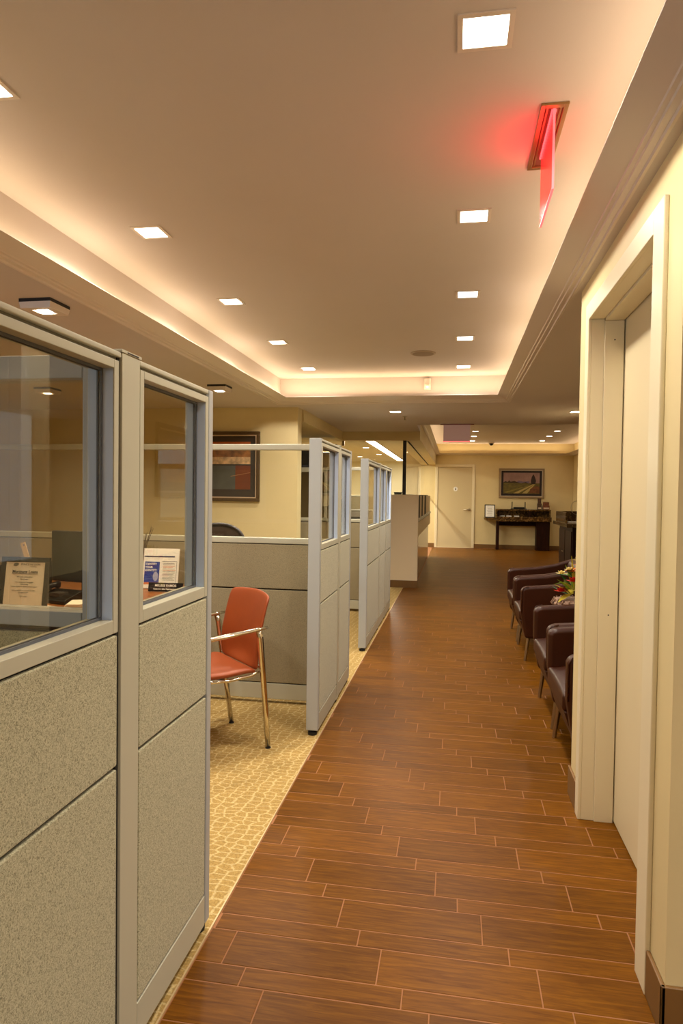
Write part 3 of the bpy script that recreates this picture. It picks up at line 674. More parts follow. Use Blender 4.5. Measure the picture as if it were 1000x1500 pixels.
bm = bmesh.new(); sheet(bm, P[7:], 0.022, lambda i, j: cn(i + 7, j)); ob('backrest', bm, orange, t, subd=2)
for sx in (-1, 1):
    x = sx * 0.262
    bm = bmesh.new(); tube(bm, [(sx * 0.225, 0.115, 0), (sx * 0.240, 0.09, 0.22), (x, 0.045, 0.60), (x, 0.035, 0.635)], [0.013, 0.015, 0.017, 0.016], 12)
    lg = ob('leg', bm, chrome, t, smooth=True)
    bm = bmesh.new(); lathe(bm, [(0.0145, 0), (0.0145, 0.006)], (sx * 0.225, 0.115, 0.002), 12); ob('glide', bm, rubber, lg)
    bm = bmesh.new(); tube(bm, [(sx * 0.235, -0.36, 0), (sx * 0.245, -0.34, 0.3), (sx * 0.25, -0.32, 0.60)], [0.012, 0.014, 0.014], 12)
    lg = ob('leg', bm, chrome, t, smooth=True)
    bm = bmesh.new(); lathe(bm, [(0.016, 0), (0.016, 0.008)], (sx * 0.235, -0.36, 0.002), 12); ob('glide', bm, rubber, lg)
    bm = bmesh.new(); tube(bm, [(x, 0.085, 0.648), (x, 0.03, 0.643), (x + sx * 0.006, -0.14, 0.628), (x, -0.28, 0.615), (x - sx * 0.006, -0.36, 0.61)], [0.012, 0.018, 0.022, 0.020, 0.012], 12, 0.55)
    ob('armrest', bm, chrome, t, smooth=True)
    bm = bmesh.new(); tube(bm, [(sx * 0.235, 0.075, 0.43), (sx * 0.225, 0.02, 0.40), (sx * 0.222, -0.1, 0.388), (sx * 0.222, -0.33, 0.40)], 0.008, 8); ob('seat_rail', bm, chrome, t, smooth=True)
bm = bmesh.new(); tube(bm, [(-0.235, 0.075, 0.43), (0.235, 0.075, 0.43)], 0.008, 8); ob('cross_bar', bm, chrome, t, smooth=True)

# ================================================================ BROWN LEATHER ARMCHAIRS (front faces -X)
def armchair(label):
    t = thing('leather_armchair', label, 'armchair', (0, 0, 0), 0, 'brown leather armchairs', world=False)
    for sy in (-1, 1):
        y0, y1 = (0.27, 0.358) if sy > 0 else (-0.358, -0.27)
        bm = bmesh.new()
        prism(bm, [(0.035, 0.19), (0.0, 0.40), (0.0, 0.575), (0.012, 0.602), (0.05, 0.612), (0.28, 0.632), (0.46, 0.668), (0.60, 0.715), (0.72, 0.74), (0.76, 0.72), (0.72, 0.19)], 'y', y0, y1)
        ob('arm', bm, leather, t, 0.026, 4)
        bm = bmesh.new()
        ye = y1 - 0.004 if sy > 0 else y0 + 0.004
        tube(bm, [(0.004, ye, 0.40), (0.003, ye, 0.57), (0.02, ye, 0.602), (0.06, ye, 0.613)], 0.004, 6)
        ob('piping', bm, leather, t, smooth=True)
        for x, xf in ((0.07, 0.045), (0.66, 0.70)):
            bm = bmesh.new(); tube(bm, [(xf, sy * 0.300, 0), (x, sy * 0.296, 0.20)], [0.012, 0.015], 12); ob('leg', bm, steel, t)
    bm = bmesh.new()
    prism(bm, [(0.50, 0.30), (0.56, 0.66), (0.60, 0.725), (0.68, 0.745), (0.76, 0.72), (0.72, 0.19), (0.55, 0.19)], 'y', -0.272, 0.272)
    ob('backrest', bm, leather, t, 0.03, 4)
    bm = bmesh.new(); nx, ny = 9, 7
    top = [[Vector((-0.005 + 0.56 * i / (nx - 1), -0.266 + 0.532 * j / (ny - 1), 0.405 + 0.05 * (1 - abs(2 * j / (ny - 1) - 1) ** 3) * (1 - abs(2 * i / (nx - 1) - 1) ** 4))) for j in range(ny)] for i in range(nx)]
    sheet(bm, top, 0.085, lambda i, j: Vector((0, 0, 1))); ob('seat_cushion', bm, leather, t, 0.02, 3)
    bm = bmesh.new(); prism(bm, [(0.002, 0.325), (0.045, 0.195), (0.55, 0.195), (0.55, 0.325)], 'y', -0.269, 0.269); ob('front_rail', bm, leather, t, 0.008, 2)
    return t
AX = 0.545
ac = armchair('brown leather tub armchair farthest down the walkway, pushed against its twin')
ac.location = (AX, 6.57, 0.001)
dup(ac, (AX, 5.845, 0.001), 0, 'brown leather tub armchair just beyond the flower arrangement')
dup(ac, (AX - 0.01, 4.24, 0.001), 0, 'brown leather tub armchair just on the near side of the flowers')
dup(ac, (AX - 0.02, 3.50, 0.001), 0, 'nearest brown leather tub armchair, half hidden by the white door frame')

# side table + flower arrangement
t = thing('side_table', 'small dark side table between the two pairs of armchairs', 'table', (0.98, 5.04, 0))
bm = bmesh.new(); lathe(bm, [(0.24, 0.47), (0.25, 0.478), (0.25, 0.492), (0.24, 0.50)], (0.98, 5.04, 0), 32); ob('tabletop', bm, dark_wood, t)
bm = bmesh.new(); lathe(bm, [(0.03, 0.02), (0.025, 0.2), (0.03, 0.47)], (0.98, 5.04, 0), 16); ob('pedestal', bm, dark_wood, t)
bm = bmesh.new(); lathe(bm, [(0.18, 0.0), (0.18, 0.012), (0.03, 0.025)], (0.98, 5.04, 0), 24); ob('base', bm, dark_wood, t)
fx, fy = 0.87, 5.00
t = thing('flower_arrangement', 'red and yellow flower arrangement in a woven basket among the armchairs', 'flowers', (fx, fy, 0.50))
wick = mat('pale_wicker', (196, 160, 130), 0.7, vary=0.4, vscale=60, rgb2=(84, 52, 40))
bm = bmesh.new(); lathe(bm, [(0.09, 0.501), (0.13, 0.53), (0.155, 0.57), (0.14, 0.60), (0.12, 0.60)], (fx, fy, 0), 20)
bk = ob('basket', bm, wick, t)
bm = bmesh.new()
for k in range(20):
    a = 2 * math.pi * k / 20
    tube(bm, [(fx + 0.095 * math.cos(a), fy + 0.095 * math.sin(a), 0.505), (fx + 0.16 * math.cos(a + .15), fy + 0.16 * math.sin(a + .15), 0.57), (fx + 0.142 * math.cos(a + .25), fy + 0.142 * math.sin(a + .25), 0.605)], 0.006, 5)
ob('woven_rib', bm, wick, bk)
def leaf(bm, p, d, L, W, droop):
    d = Vector(d).normalized(); s = d.cross(Vector((0, 0, 1)))
    s = s.normalized() if s.length > 0.01 else Vector((1, 0, 0)); rows = []
    for k in range(6):
        q = k / 5; c = Vector(p) + d * L * q - Vector((0, 0, droop * q * q)); w = W * math.sin(math.pi * min(0.98, 0.12 + 0.88 * q)) if k < 5 else 0.002
        rows.append([bm.verts.new(c - s * w), bm.verts.new(c + Vector((0, 0, -0.15 * w))), bm.verts.new(c + s * w)])
    for a, b in zip(rows, rows[1:]):
        bm.faces.new((a[0], a[1], b[1], b[0])); bm.faces.new((a[1], a[2], b[2], b[1]))
gd, gl_, gy = mat('dark_leaf', (34, 84, 26), 0.45), mat('bright_leaf', (120, 158, 34), 0.45), mat('yellow_leaf', (196, 178, 50), 0.5)
redf, orf, whf = mat('red_petal', (196, 34, 16), 0.5), mat('orange_petal', (226, 120, 34), 0.5), mat('cream_petal', (238, 220, 150), 0.5)
for k in range(26):
    a = random.uniform(0, 2 * math.pi); e = random.uniform(-0.1, 1.1)
    bm = bmesh.new(); leaf(bm, (fx + 0.03 * math.cos(a), fy + 0.03 * math.sin(a), 0.60 + random.uniform(0, .20)), (math.cos(a), math.sin(a), e), random.uniform(0.11, 0.19), random.uniform(0.018, 0.034), random.uniform(0, .05))
    ob('leaf', bm, random.choice([gd, gd, gl_, gl_, gy]), t, smooth=True)
for k in range(8):
    a = random.uniform(0, 2 * math.pi)
    bm = bmesh.new(); leaf(bm, (fx, fy, 0.66), (0.5 * math.cos(a), 0.5 * math.sin(a), 1), random.uniform(0.20, 0.30), 0.010, 0.0); ob('blade', bm, random.choice([gl_, gy]), t, smooth=True)
def bloom(c, r, mt):
    bm = bmesh.new()
    for ring, (n_, el, rr) in enumerate(((7, 0.15, 1.0), (6, 0.7, 0.8), (4, 1.3, 0.55))):
        for k in range(n_):
            a = 2 * math.pi * (k + ring * 0.5) / n_
            leaf(bm, c, (math.cos(a) * math.cos(el), math.sin(a) * math.cos(el), math.sin(el)), r * rr, r * 0.36, 0.0)
    ob('bloom', bm, mt, t, smooth=True)
for dx, dy, dz, r, mt_ in ((-0.09, -0.05, 0.66, 0.042, redf), (-0.02, -0.10, 0.72, 0.048, redf), (0.04, -0.09, 0.68, 0.04, redf), (-0.08, 0.0, 0.75, 0.035, whf), (-0.03, -0.06, 0.77, 0.04, orf),
                           (0.03, -0.02, 0.80, 0.04, orf), (0.08, -0.04, 0.75, 0.045, redf), (-0.05, -0.09, 0.78, 0.03, whf), (0.0, 0.07, 0.76, 0.04, redf), (0.01, -0.07, 0.83, 0.035, gy)):
    bloom((fx + dx * 1.15, fy + dy * 1.15, 0.66 + (dz - 0.66) * 1.35), r * 1.3, mt_)

# ================================================================ PICTURES
def wall_frame(t, x0, x1, z0, z1, yw, fw_, fm, liner, depth=0.035, lw=0.012):
    ob('picture_frame', B((x0, x1, yw - depth, yw - 0.001, z0, z0 + fw_), (x0, x1, yw - depth, yw - 0.001, z1 - fw_, z1), (x0, x0 + fw_, yw - depth, yw - 0.001, z0 + fw_, z1 - fw_), (x1 - fw_, x1, yw - depth, yw - 0.001, z0 + fw_, z1 - fw_)), fm, t, 0.006, 2)
    a0, a1, b0, b1 = x0 + fw_, x1 - fw_, z0 + fw_, z1 - fw_; d = depth - 0.008
    ob('liner', B((a0, a1, yw - d, yw - 0.001, b0, b0 + lw), (a0, a1, yw - d, yw - 0.001, b1 - lw, b1), (a0, a0 + lw, yw - d, yw - 0.001, b0 + lw, b1 - lw), (a1 - lw, a1, yw - d, yw - 0.001, b0 + lw, b1 - lw)), liner, t)
    return a0 + lw, a1 - lw, b0 + lw, b1 - lw
def flat(t, nm, poly, y, mt, th=0.001):
    bm = bmesh.new(); prism(bm, poly, 'y', y - th, y); return ob(nm, bm, mt, t)
def rect(x0, x1, z0, z1): return [(x0, z0), (x1, z0), (x1, z1), (x0, z1)]
# abstract print on the cubicle back wall
YW = 6.80
t = thing('framed_picture', 'dark framed abstract print with orange and blue blocks on the cream wall', 'picture', (-2.38, YW, 1.25))
x0, x1, z0, z1 = wall_frame(t, -2.70, -2.045, 1.25, 1.995, YW, 0.036, mat('walnut_frame', (84, 62, 34), 0.35), mat('pale_liner', (196, 170, 140), 0.4))
flat(t, 'mat_board', rect(x0, x1, z0, z1), YW - 0.004, mat('dark_mat', (58, 46, 34), 0.6))
pa, pb_ = x0 + 0.06, x1 - 0.06; pz = z0 + 0.08; ph = z1 - 0.06
H = ph - pz
yy = YW - 0.006
flat(t, 'print_band', rect(pa, pb_, pz + 0.55 * H, pz + 0.90 * H), yy, mat('ochre_print', (150, 96, 44), 0.6, vary=0.5, vscale=14))
flat(t, 'print_band', rect(pa, pb_, pz + 0.53 * H, pz + 0.68 * H), yy - 0.001, mat('pale_print', (206, 170, 126), 0.6, vary=0.4, vscale=18))
flat(t, 'print_band', rect(pa, pa + 0.62 * (pb_ - pa), pz, pz + 0.50 * H), yy, mat('slate_print', (84, 84, 76), 0.6, vary=0.15, vscale=8))
flat(t, 'print_band', rect(pa + 0.62 * (pb_ - pa), pb_, pz, pz + 0.50 * H), yy, mat('russet_print', (116, 54, 18), 0.6, vary=0.15, vscale=8))
flat(t, 'print_band', rect(pa, pb_, ph - 0.03, ph), yy, mat('orange_print', (176, 90, 36), 0.6))
flat(t, 'print_line', [(pa + 0.5 * (pb_ - pa), pz + 0.27 * H), (pb_, pz + 0.35 * H), (pb_, pz + 0.358 * H), (pa + 0.5 * (pb_ - pa), pz + 0.278 * H)], yy - 0.002, mat('thin_line', (190, 140, 90), 0.6))
t = thing('framed_picture', 'large framed print above the brown armchairs, mirrored in the cubicle glass', 'picture', (1.448, 0, 0), -math.pi / 2, world=False)
x0, x1, z0, z1 = wall_frame(t, -7.3, -6.2, 1.29, 2.04, 0.0, 0.05, MATS['walnut_frame'], MATS['pale_liner'])
flat(t, 'mat_board', rect(x0, x1, z0, z1), -0.004, MATS['dark_mat'])
flat(t, 'print_band', rect(x0 + 0.09, x1 - 0.09, z0 + 0.09, z1 - 0.09), -0.006, MATS['ochre_print'])
# landscape on the far wall
t = thing('framed_picture', 'framed landscape painting with a cypress and a lane on the far wall', 'picture', (1.67, FAR, 1.3))
x0, x1, z0, z1 = wall_frame(t, 1.105, 2.225, 1.30, 2.055, FAR, 0.045, mat('pewter_frame', (150, 128, 96), 0.35), mat('silver_liner', (196, 184, 164), 0.35), lw=0.014)
flat(t, 'mat_board', rect(x0, x1, z0, z1), FAR - 0.004, mat('black_mat', (34, 24, 22), 0.5))
a0, a1, b0, b1 = x0 + 0.055, x1 - 0.055, z0 + 0.055, z1 - 0.05
W_, H_ = a1 - a0, b1 - b0
def pp(*uv): return [(a0 + u * W_, b0 + v * H_) for u, v in uv]
yy = FAR - 0.006
flat(t, 'sky', pp((0, .5), (1, .5), (1, 1), (0, 1)), yy, mat('painted_sky', (146, 116, 108), 0.6, vary=0.2, vscale=5))
flat(t, 'field', pp((0, 0), (1, 0), (1, .50), (0, .54)), yy - 0.001, mat('painted_field', (96, 84, 30), 0.6, vary=0.35, vscale=12, stretch=(1, 1, 4)))
flat(t, 'hills', pp((.33, .52), (.42, .63), (.55, .58), (.72, .60), (.72, .50)), yy - 0.0015, mat('painted_hills', (112, 96, 112), 0.6))
flat(t, 'hedge', pp((0, .53), (.05, .60), (.12, .56), (.16, .64), (.2, .57), (.3, .61), (.38, .56), (.5, .50), (.62, .56), (.68, .50), (.3, .50)), yy - 0.002, mat('painted_hedge', (58, 44, 24), 0.6))
flat(t, 'lane', pp((.28, .02), (.42, .02), (.86, .46), (.82, .46)), yy - 0.002, mat('painted_lane', (172, 150, 84), 0.6))
flat(t, 'lane', pp((.52, .02), (.66, .02), (.88, .46), (.865, .46)), yy - 0.002, MATS['painted_lane'])
flat(t, 'lane', pp((.02, .06), (.10, .04), (.74, .40), (.70, .40)), yy - 0.002, mat('painted_furrow', (126, 112, 44), 0.6))
flat(t, 'cypress', pp((.77, .46), (.76, .62), (.78, .80), (.825, .94), (.87, .80), (.90, .62), (.88, .46)), yy - 0.003, mat('painted_cypress', (44, 30, 20), 0.6))
flat(t, 'bushes', pp((.72, .03), (.74, .22), (.84, .34), (.92, .38), (1, .33), (1, .03)), yy - 0.003, mat('painted_bush', (104, 62, 26), 0.6, vary=0.4, vscale=14))

# ================================================================ DESK AND THINGS IN THE NEAR CUBICLE
DZ = 0.75
t = thing('office_desk', 'orange-brown wooden desk inside the near cubicle', 'desk', (-2.2, 3.3, 0))
bm = bmesh.new(); prism(bm, [(-2.95, 2.35), (-1.66, 2.35), (-1.62, 2.42), (-1.62, 4.0), (-2.95, 4.0)], 'z', DZ - 0.03, DZ)
ob('desktop', bm, wood_desk, t, 0.004)
ob('side_panel', B((-1.70, -1.67, 2.5, 3.95, 0.002, DZ - 0.03)), wood_desk, t); ob('side_panel', B((-2.92, -2.89, 2.5, 3.95, 0.002, DZ - 0.03)), wood_desk, t)
ob('modesty_panel', B((-2.89, -1.70, 3.90, 3.92, 0.2, DZ - 0.03)), wood_desk, t)
def stand(name, label, cat, x, y, rz, lean, group=None, z=DZ):
    """Empty at the foot; local +x right, +z up the leaning face, face looks to local -y"""
    t = thing(name, label, cat, (x, y, z), rz, group, world=False); t.rotation_euler = (-lean, 0, rz); return t
FACE = Matrix(((1, 0, 0, 0), (0, 0, -1, 0), (0, 1, 0, 0), (0, 0, 0, 1)))       # text plane -> x,z facing -y
def at_face(x, z, y): return Matrix.Translation((x, y, z)) @ FACE
t = stand('document_frame', 'black framed white mortgage notice standing on the near cubicle desk', 'sign', -2.005, 2.80, math.radians(3), 0.16)
fw2, fh2 = 0.245, 0.275
ob('frame', B((-fw2 / 2, fw2 / 2, 0, 0.012, 0.003, 0.024), (-fw2 / 2, fw2 / 2, 0, 0.012, fh2 - 0.024, fh2), (-fw2 / 2, -fw2 / 2 + 0.024, 0, 0.012, 0.024, fh2 - 0.024), (fw2 / 2 - 0.024, fw2 / 2, 0, 0.012, 0.024, fh2 - 0.024)), blackp, t, 0.002)
pg = ob('paper', B((-fw2 / 2 + 0.022, fw2 / 2 - 0.022, 0.004, 0.008, 0.022, fh2 - 0.022)), white_paper, t)
ob('prop', B((-0.03, 0.03, 0.012, 0.016, 0.003, 0.16)), blackp, t)
yt = 0.0036
bm = bmesh.new()
prism(bm, [(-0.062, 0.233), (-0.048, 0.230), (-0.036, 0.236), (-0.036, 0.244), (-0.046, 0.247), (-0.058, 0.244)], 'y', 0.0028, 0.004)
ob('emblem', bm, mat('emblem_grey', (104, 110, 104), 0.6), pg)
text_part('print', 'PONCE DE LEON', 0.0125, at_face(0.025, 0.236, yt), mat('print_grey', (120, 120, 112), 0.6), pg, bold=0.0001)
text_part('print', 'Federal Bank', 0.006, at_face(0.04, 0.228, yt), MATS['print_grey'], pg)
text_part('print', 'Mortgage Loans', 0.020, at_face(0.0, 0.199, yt), ink, pg, bold=0.0004)
ob('underline', B((-0.066, 0.066, 0.0028, 0.004, 0.194, 0.1956)), ink, pg)
for zz, s in ((0.178, 'We have competitive'), (0.167, 'fixed rates'), (0.153, 'Conventional Mortgages'), (0.143, 'refinancing'), (0.132, 'Home Equity & Government Loans'), (0.114, 'Ask to speak to one of our loan'), (0.104, 'professionals'), (0.086, 'Call today')):
    text_part('print', s, 0.0092, at_face(0.0, zz, yt), MATS['print_grey'], pg)
# brochure holder and name plate
t = stand('brochure', 'white and blue flyer in a clear holder seen through the second window', 'brochure', -1.752, 3.74, math.radians(6), 0.20)
bw, bh = 0.222, 0.25
ob('holder', B((-bw / 2, bw / 2, 0.004, 0.008, 0.002, bh)), mat('acrylic_white', (232, 222, 212), 0.2), t)
pg = ob('page', B((-bw / 2 + 0.004, bw / 2 - 0.004, 0.0, 0.004, 0.006, bh - 0.004)), white_paper, t)
ob('header_bar', B((-0.105, 0.085, -0.001, 0.0, 0.196, 0.203)), mat('navy_ink', (44, 40, 84), 0.5), pg)
ob('blue_photo', B((-0.098, -0.006, -0.001, 0.0, 0.030, 0.168)), mat('blue_photo_ink', (60, 74, 160), 0.5, vary=0.25, vscale=40), pg)
bm = bmesh.new(); tube(bm, [(-0.028, -0.0008, 0.078), (-0.028, -0.0016, 0.078)], 0.020, 16); bmesh.ops.scale(bm, vec=(0.8, 1, 1.45), verts=bm.verts, space=Matrix.Translation((0.028, 0, -0.078)))
ob('printed_face', bm, mat('pale_blue_ink', (176, 178, 214), 0.5), pg)
ob('orange_strip', B((-0.098, -0.006, -0.0014, 0.0, 0.030, 0.042)), mat('orange_ink', (226, 130, 84), 0.5), pg)
ob('text_frame', B((0.008, 0.1, -0.0008, 0.0, 0.170, 0.1715), (0.008, 0.1, -0.0008, 0.0, 0.028, 0.0295), (0.098, 0.0995, -0.0008, 0.0, 0.028, 0.17)), MATS['navy_ink'], pg)
for zz, s in ((0.148, 'IDENTIFY'), (0.129, 'YOUR'), (0.110, 'IDENTITY')):
    text_part('print', s, 0.0165, at_face(-0.094, zz, -0.0012), white_paper, pg, align='LEFT', bold=0.0005)
for k in range(13):
    zz = 0.160 - k * 0.0085
    ob('text_line', B((0.014, 0.014 + random.uniform(0.06, 0.08), -0.0007, 0.0, zz - 0.0022, zz)), MATS['orange_ink'] if k in (2, 3, 5) else MATS['print_grey'], pg)
t = stand('name_plate', 'black desk name plate with white lettering in front of the flyer', 'name plate', -1.672, 3.65, math.radians(4), 0.22)
ob('plate', B((-0.105, 0.105, 0, 0.005, 0.002, 0.055)), blackp, t, 0.001)
text_part('print', 'MELISSE RAMOS', 0.0185, at_face(0.0, 0.032, -0.0004), white_paper, t, bold=0.0004)
text_part('print', 'Customer Sales Representative', 0.0115, at_face(0.0, 0.014, -0.0004), white_paper, t, bold=0.0003)
# monitor
t = thing('monitor', 'dark flat computer monitor on the near cubicle desk', 'monitor', (-2.07, 3.42, DZ), math.radians(-12), world=False)
ob('bezel', B((-0.22, 0.22, 0.0, 0.035, 0.07, 0.36)), blackp, t, 0.006)
ob('screen', B((-0.208, 0.208, -0.001, 0.002, 0.085, 0.348)), mat('dark_screen', (52, 56, 54), 0.12), t)
ob('neck', B((-0.03, 0.03, 0.035, 0.06, 0.01, 0.2)), blackp, t)
bm = bmesh.new(); lathe(bm, [(0.11, 0.001), (0.11, 0.01), (0.04, 0.016)], (0, 0.05, 0), 24); ob('stand_base', bm, blackp, t)
# ruler in a dark organiser, papers, folder, tray, telephone, twigs
t = thing('desk_organiser', 'dark desk organiser behind the mortgage notice', 'organiser', (-2.315, 3.24, DZ), 0.1, world=False)
ob('box', B((-0.13, 0.13, -0.08, -0.075, 0.001, 0.17), (-0.13, 0.13, 0.075, 0.08, 0.001, 0.20), (-0.13, -0.125, -0.075, 0.075, 0.001, 0.18), (0.125, 0.13, -0.075, 0.075, 0.001, 0.18), (-0.125, 0.125, -0.075, 0.075, 0.001, 0.006)), blackp, t)
ob('divider', B((-0.005, 0.005, -0.075, 0.075, 0.006, 0.17)), blackp, t)
t = thing('wooden_ruler', 'yellow wooden ruler sticking up out of the desk organiser', 'ruler', (-2.21, 3.24, DZ + 0.01), 0.1, world=False)
bm = B((-0.014, 0.014, -0.002, 0.002, 0, 0.31)); bmesh.ops.rotate(bm, verts=bm.verts[:], cent=(0, 0, 0), matrix=Matrix.Rotation(-0.30, 3, 'Y'))
r_ = ob('stick', bm, mat('ruler_wood', (214, 176, 84), 0.5), t)
bm = bmesh.new(); tube(bm, [(-0.084, -0.004, 0.283), (-0.084, 0.004, 0.283)], 0.004, 8); ob('hole', bm, dark_m, t)
t = thing('open_book', 'white stack of papers at the edge of the near cubicle desk', 'papers', (-1.84, 3.09, DZ), 0.35, world=False)
for k in range(5): ob('sheet', B((-0.1 + 0.004 * k, 0.1 + 0.003 * k, -0.07 - 0.002 * k, 0.07, 0.001 + k * 0.005, 0.005 + k * 0.005)), white_paper, t)
t = thing('folder', 'blue and white folder lying on the desk beside the notice', 'folder', (-2.00, 2.98, DZ), -0.3, world=False)
ob('cover', B((-0.07, 0.07, -0.06, 0.06, 0.0005, 0.004)), mat('blue_folder', (70, 100, 140), 0.3), t)
ob('sheet', B((-0.072, 0.03, -0.05, 0.05, 0.0045, 0.007)), white_paper, t)
t = thing('telephone', 'black desk telephone in front of the monitor', 'telephone', (-2.055, 3.19, DZ), -0.2, world=False)
bm = bmesh.new(); prism(bm, [(-0.07, 0.001), (0.07, 0.001), (0.07, 0.06), (-0.05, 0.03), (-0.07, 0.02)], 'x', -0.10, 0.10); ob('body', bm, blackp, t, 0.004)
bm = bmesh.new(); tube(bm, [(-0.075, -0.07, 0.06), (-0.075, -0.05, 0.072), (-0.075, 0.04, 0.082), (-0.075, 0.065, 0.08)], [0.022, 0.015, 0.015, 0.022], 10); ob('handset', bm, blackp, t, smooth=True)
ob('keypad', B((-0.03, 0.04, -0.045, 0.02, 0.035, 0.0525)), mat('phone_keys', (70, 66, 64), 0.4), t)
t = thing('twig_vase', 'small vase of bare dry twigs behind the flyer', 'vase', (-1.94, 3.90, DZ))
bm = bmesh.new(); lathe(bm, [(0.03, DZ + 0.001), (0.045, DZ + 0.05), (0.03, DZ + 0.11), (0.022, DZ + 0.13)], (-1.94, 3.90, 0), 16); ob('vase_body', bm, mat('brown_ceramic', (90, 62, 40), 0.3), t, smooth=True)
tw = mat('dry_twig', (74, 54, 34), 0.8)
for k in range(9):
    a = random.uniform(0, 6.28); s = random.uniform(0.3, 1)
    bm = bmesh.new(); tube(bm, [(-1.94, 3.90, DZ + 0.12), (-1.94 + 0.03 * s * math.cos(a), 3.90 + 0.03 * s * math.sin(a), DZ + 0.24), (-1.94 + 0.10 * s * math.cos(a + .2), 3.90 + 0.06 * s * math.sin(a), DZ + 0.30 + 0.08 * s)], [0.003, 0.0025, 0.0015], 5); ob('twig', bm, tw, t)
t = thing('paper_tray', 'white paper tray at the back of the near cubicle desk', 'tray', (-2.66, 3.45, DZ), 0.1, world=False)
ob('tray_base', B((-0.13, 0.13, -0.1, 0.1, 0.10, 0.105)), mat('grey_plastic', (150, 146, 134), 0.4), t)
for sx in (-1, 1): ob('tray_leg', B((sx * 0.125 - 0.005, sx * 0.125 + 0.005, -0.1, 0.1, 0.0, 0.14)), MATS['grey_plastic'], t)
ob('sheet', B((-0.11, 0.11, -0.12, 0.08, 0.106, 0.12)), white_paper, t)

# office chair behind the glass-topped partition
t = thing('office_chair', 'dark mesh office chair back showing over the cross partition', 'chair', (-1.83, 4.95, 0), math.radians(10), world=False)
mesh_m = mat('brown_mesh', (74, 56, 42), 0.8, bump=0.4, bscale=700); rim_m = mat('dark_rim', (44, 30, 24), 0.4)
def chair_edge(a): return (0.215 * math.cos(a) * (1 - 0.0), 0.0, 0.865 + 0.225 * (1 if math.sin(a) > 0 else 1) * (abs(math.sin(a)) ** 0.62) * (1 if math.sin(a) > 0 else -1))
loop = [Vector(chair_edge(2 * math.pi * k / 40)) for k in range(40)]
def bow(p): return Vector((p.x, p.y + 0.05 - 1.0 * p.x * p.x, p.z))
bm = bmesh.new(); tube(bm, [bow(p) for p in loop] + [bow(loop[0])], 0.014, 8); ob('back_rim', bm, rim_m, t, smooth=True)
bm = bmesh.new(); cen = bm.verts.new(bow(Vector((0, 0, 0.865)))); vs = [bm.verts.new(bow(p)) for p in loop]
for k in range(40): bm.faces.new((cen, vs[k], vs[(k + 1) % 40]))
r = bmesh.ops.extrude_face_region(bm, geom=bm.faces[:]); bmesh.ops.translate(bm, verts=[v for v in r['geom'] if isinstance(v, bmesh.types.BMVert)], vec=(0, 0.008, 0))
ob('back_mesh', bm, mesh_m, t)
bm = bmesh.new(); lathe(bm, [(0.20, 0.44), (0.235, 0.455), (0.235, 0.485), (0.20, 0.50)], (0, -0.24, 0), 28); ob('seat', bm, rim_m, t, smooth=True)
bm = bmesh.new(); tube(bm, [(0, 0.055, 0.66), (0, 0.07, 0.50), (0, -0.02, 0.43), (0, -0.24, 0.43)], 0.022, 8); ob('back_support', bm, blackp, t)
bm = bmesh.new(); tube(bm, [(0, -0.24, 0.08), (0, -0.24, 0.44)], 0.026, 12); ob('gas_post', bm, steel, t)
for k in range(5):
    a = 2 * math.pi * k / 5 + 0.3
    bm = bmesh.new(); tube(bm, [(0, -0.24, 0.10), (0.30 * math.cos(a), -0.24 + 0.30 * math.sin(a), 0.065)], [0.022, 0.014], 8); lg = ob('base_arm', bm, blackp, t)
    bm = bmesh.new(); tube(bm, [(0.30 * math.cos(a) - 0.02, -0.24 + 0.30 * math.sin(a), 0.031), (0.30 * math.cos(a) + 0.02, -0.24 + 0.30 * math.sin(a), 0.031)], 0.028, 12); ob('castor', bm, rubber, lg)

# things seen far left, past the picture wall and through the glass
t = thing('overhead_cabinet', 'dark brown overhead cabinet beyond the picture wall', 'cabinet', (-2.1, 8.6, 1.7))
ob('body', B((-2.7, -1.55, 8.6, 9.0, 1.70, 2.0)), dark_wood, t, 0.004)
ob('cabinet_door', B((-2.69, -2.13, 8.585, 8.6, 1.71, 1.99)), dark_wood, t, 0.003); ob('cabinet_door', B((-2.12, -1.56, 8.585, 8.6, 1.71, 1.99)), dark_wood, t, 0.003)
ob('back_panel', B((-2.7, -1.55, 9.0, 9.03, 0, 2.0)), fabric2, t)
t = thing('office_partition', 'low tan fabric partition in the back office', 'partition', (-1.5, 12.5, 0))
ob('fabric_panel', B((-3.2, -0.76, 12.5, 12.56, 0.02, 1.30)), fabric2, t, 0.004); ob('top_cap', B((-3.2, -0.76, 12.495, 12.565, 1.30, 1.325)), frame_m, t, 0.003)
t = thing('printer', 'white desktop printer seen between the second and third partitions', 'printer', (-1.42, 9.3, 0.75))
ob('body', B((-1.75, -1.12, 9.1, 9.5, 0.95, 1.10)), mat('printer_white', (226, 222, 204), 0.4), t, 0.01); ob('lid', B((-1.74, -1.13, 9.11, 9.49, 1.10, 1.125)), MATS['printer_white'], t, 0.006)
ob('paper_slot', B((-1.62, -1.25, 9.095, 9.1, 1.0, 1.03)), mat('slot_grey', (120, 118, 108), 0.5), t)
t = thing('printer_stand', 'pale cabinet under the white printer', 'cabinet', (-1.42, 9.3, 0))
ob('body', B((-1.8, -1.08, 9.05, 9.53, 0.003, 0.945)), fabric2, t, 0.004); ob('cabinet_door', B((-1.79, -1.45, 9.035, 9.05, 0.05, 0.93)), fabric2, t, 0.003); ob('cabinet_door', B((-1.43, -1.09, 9.035, 9.05, 0.05, 0.93)), fabric2, t, 0.003)
t = thing('storage_box', 'small grey box on top of the low end wall behind the glass', 'box', (-0.80, 9.64, 1.345))
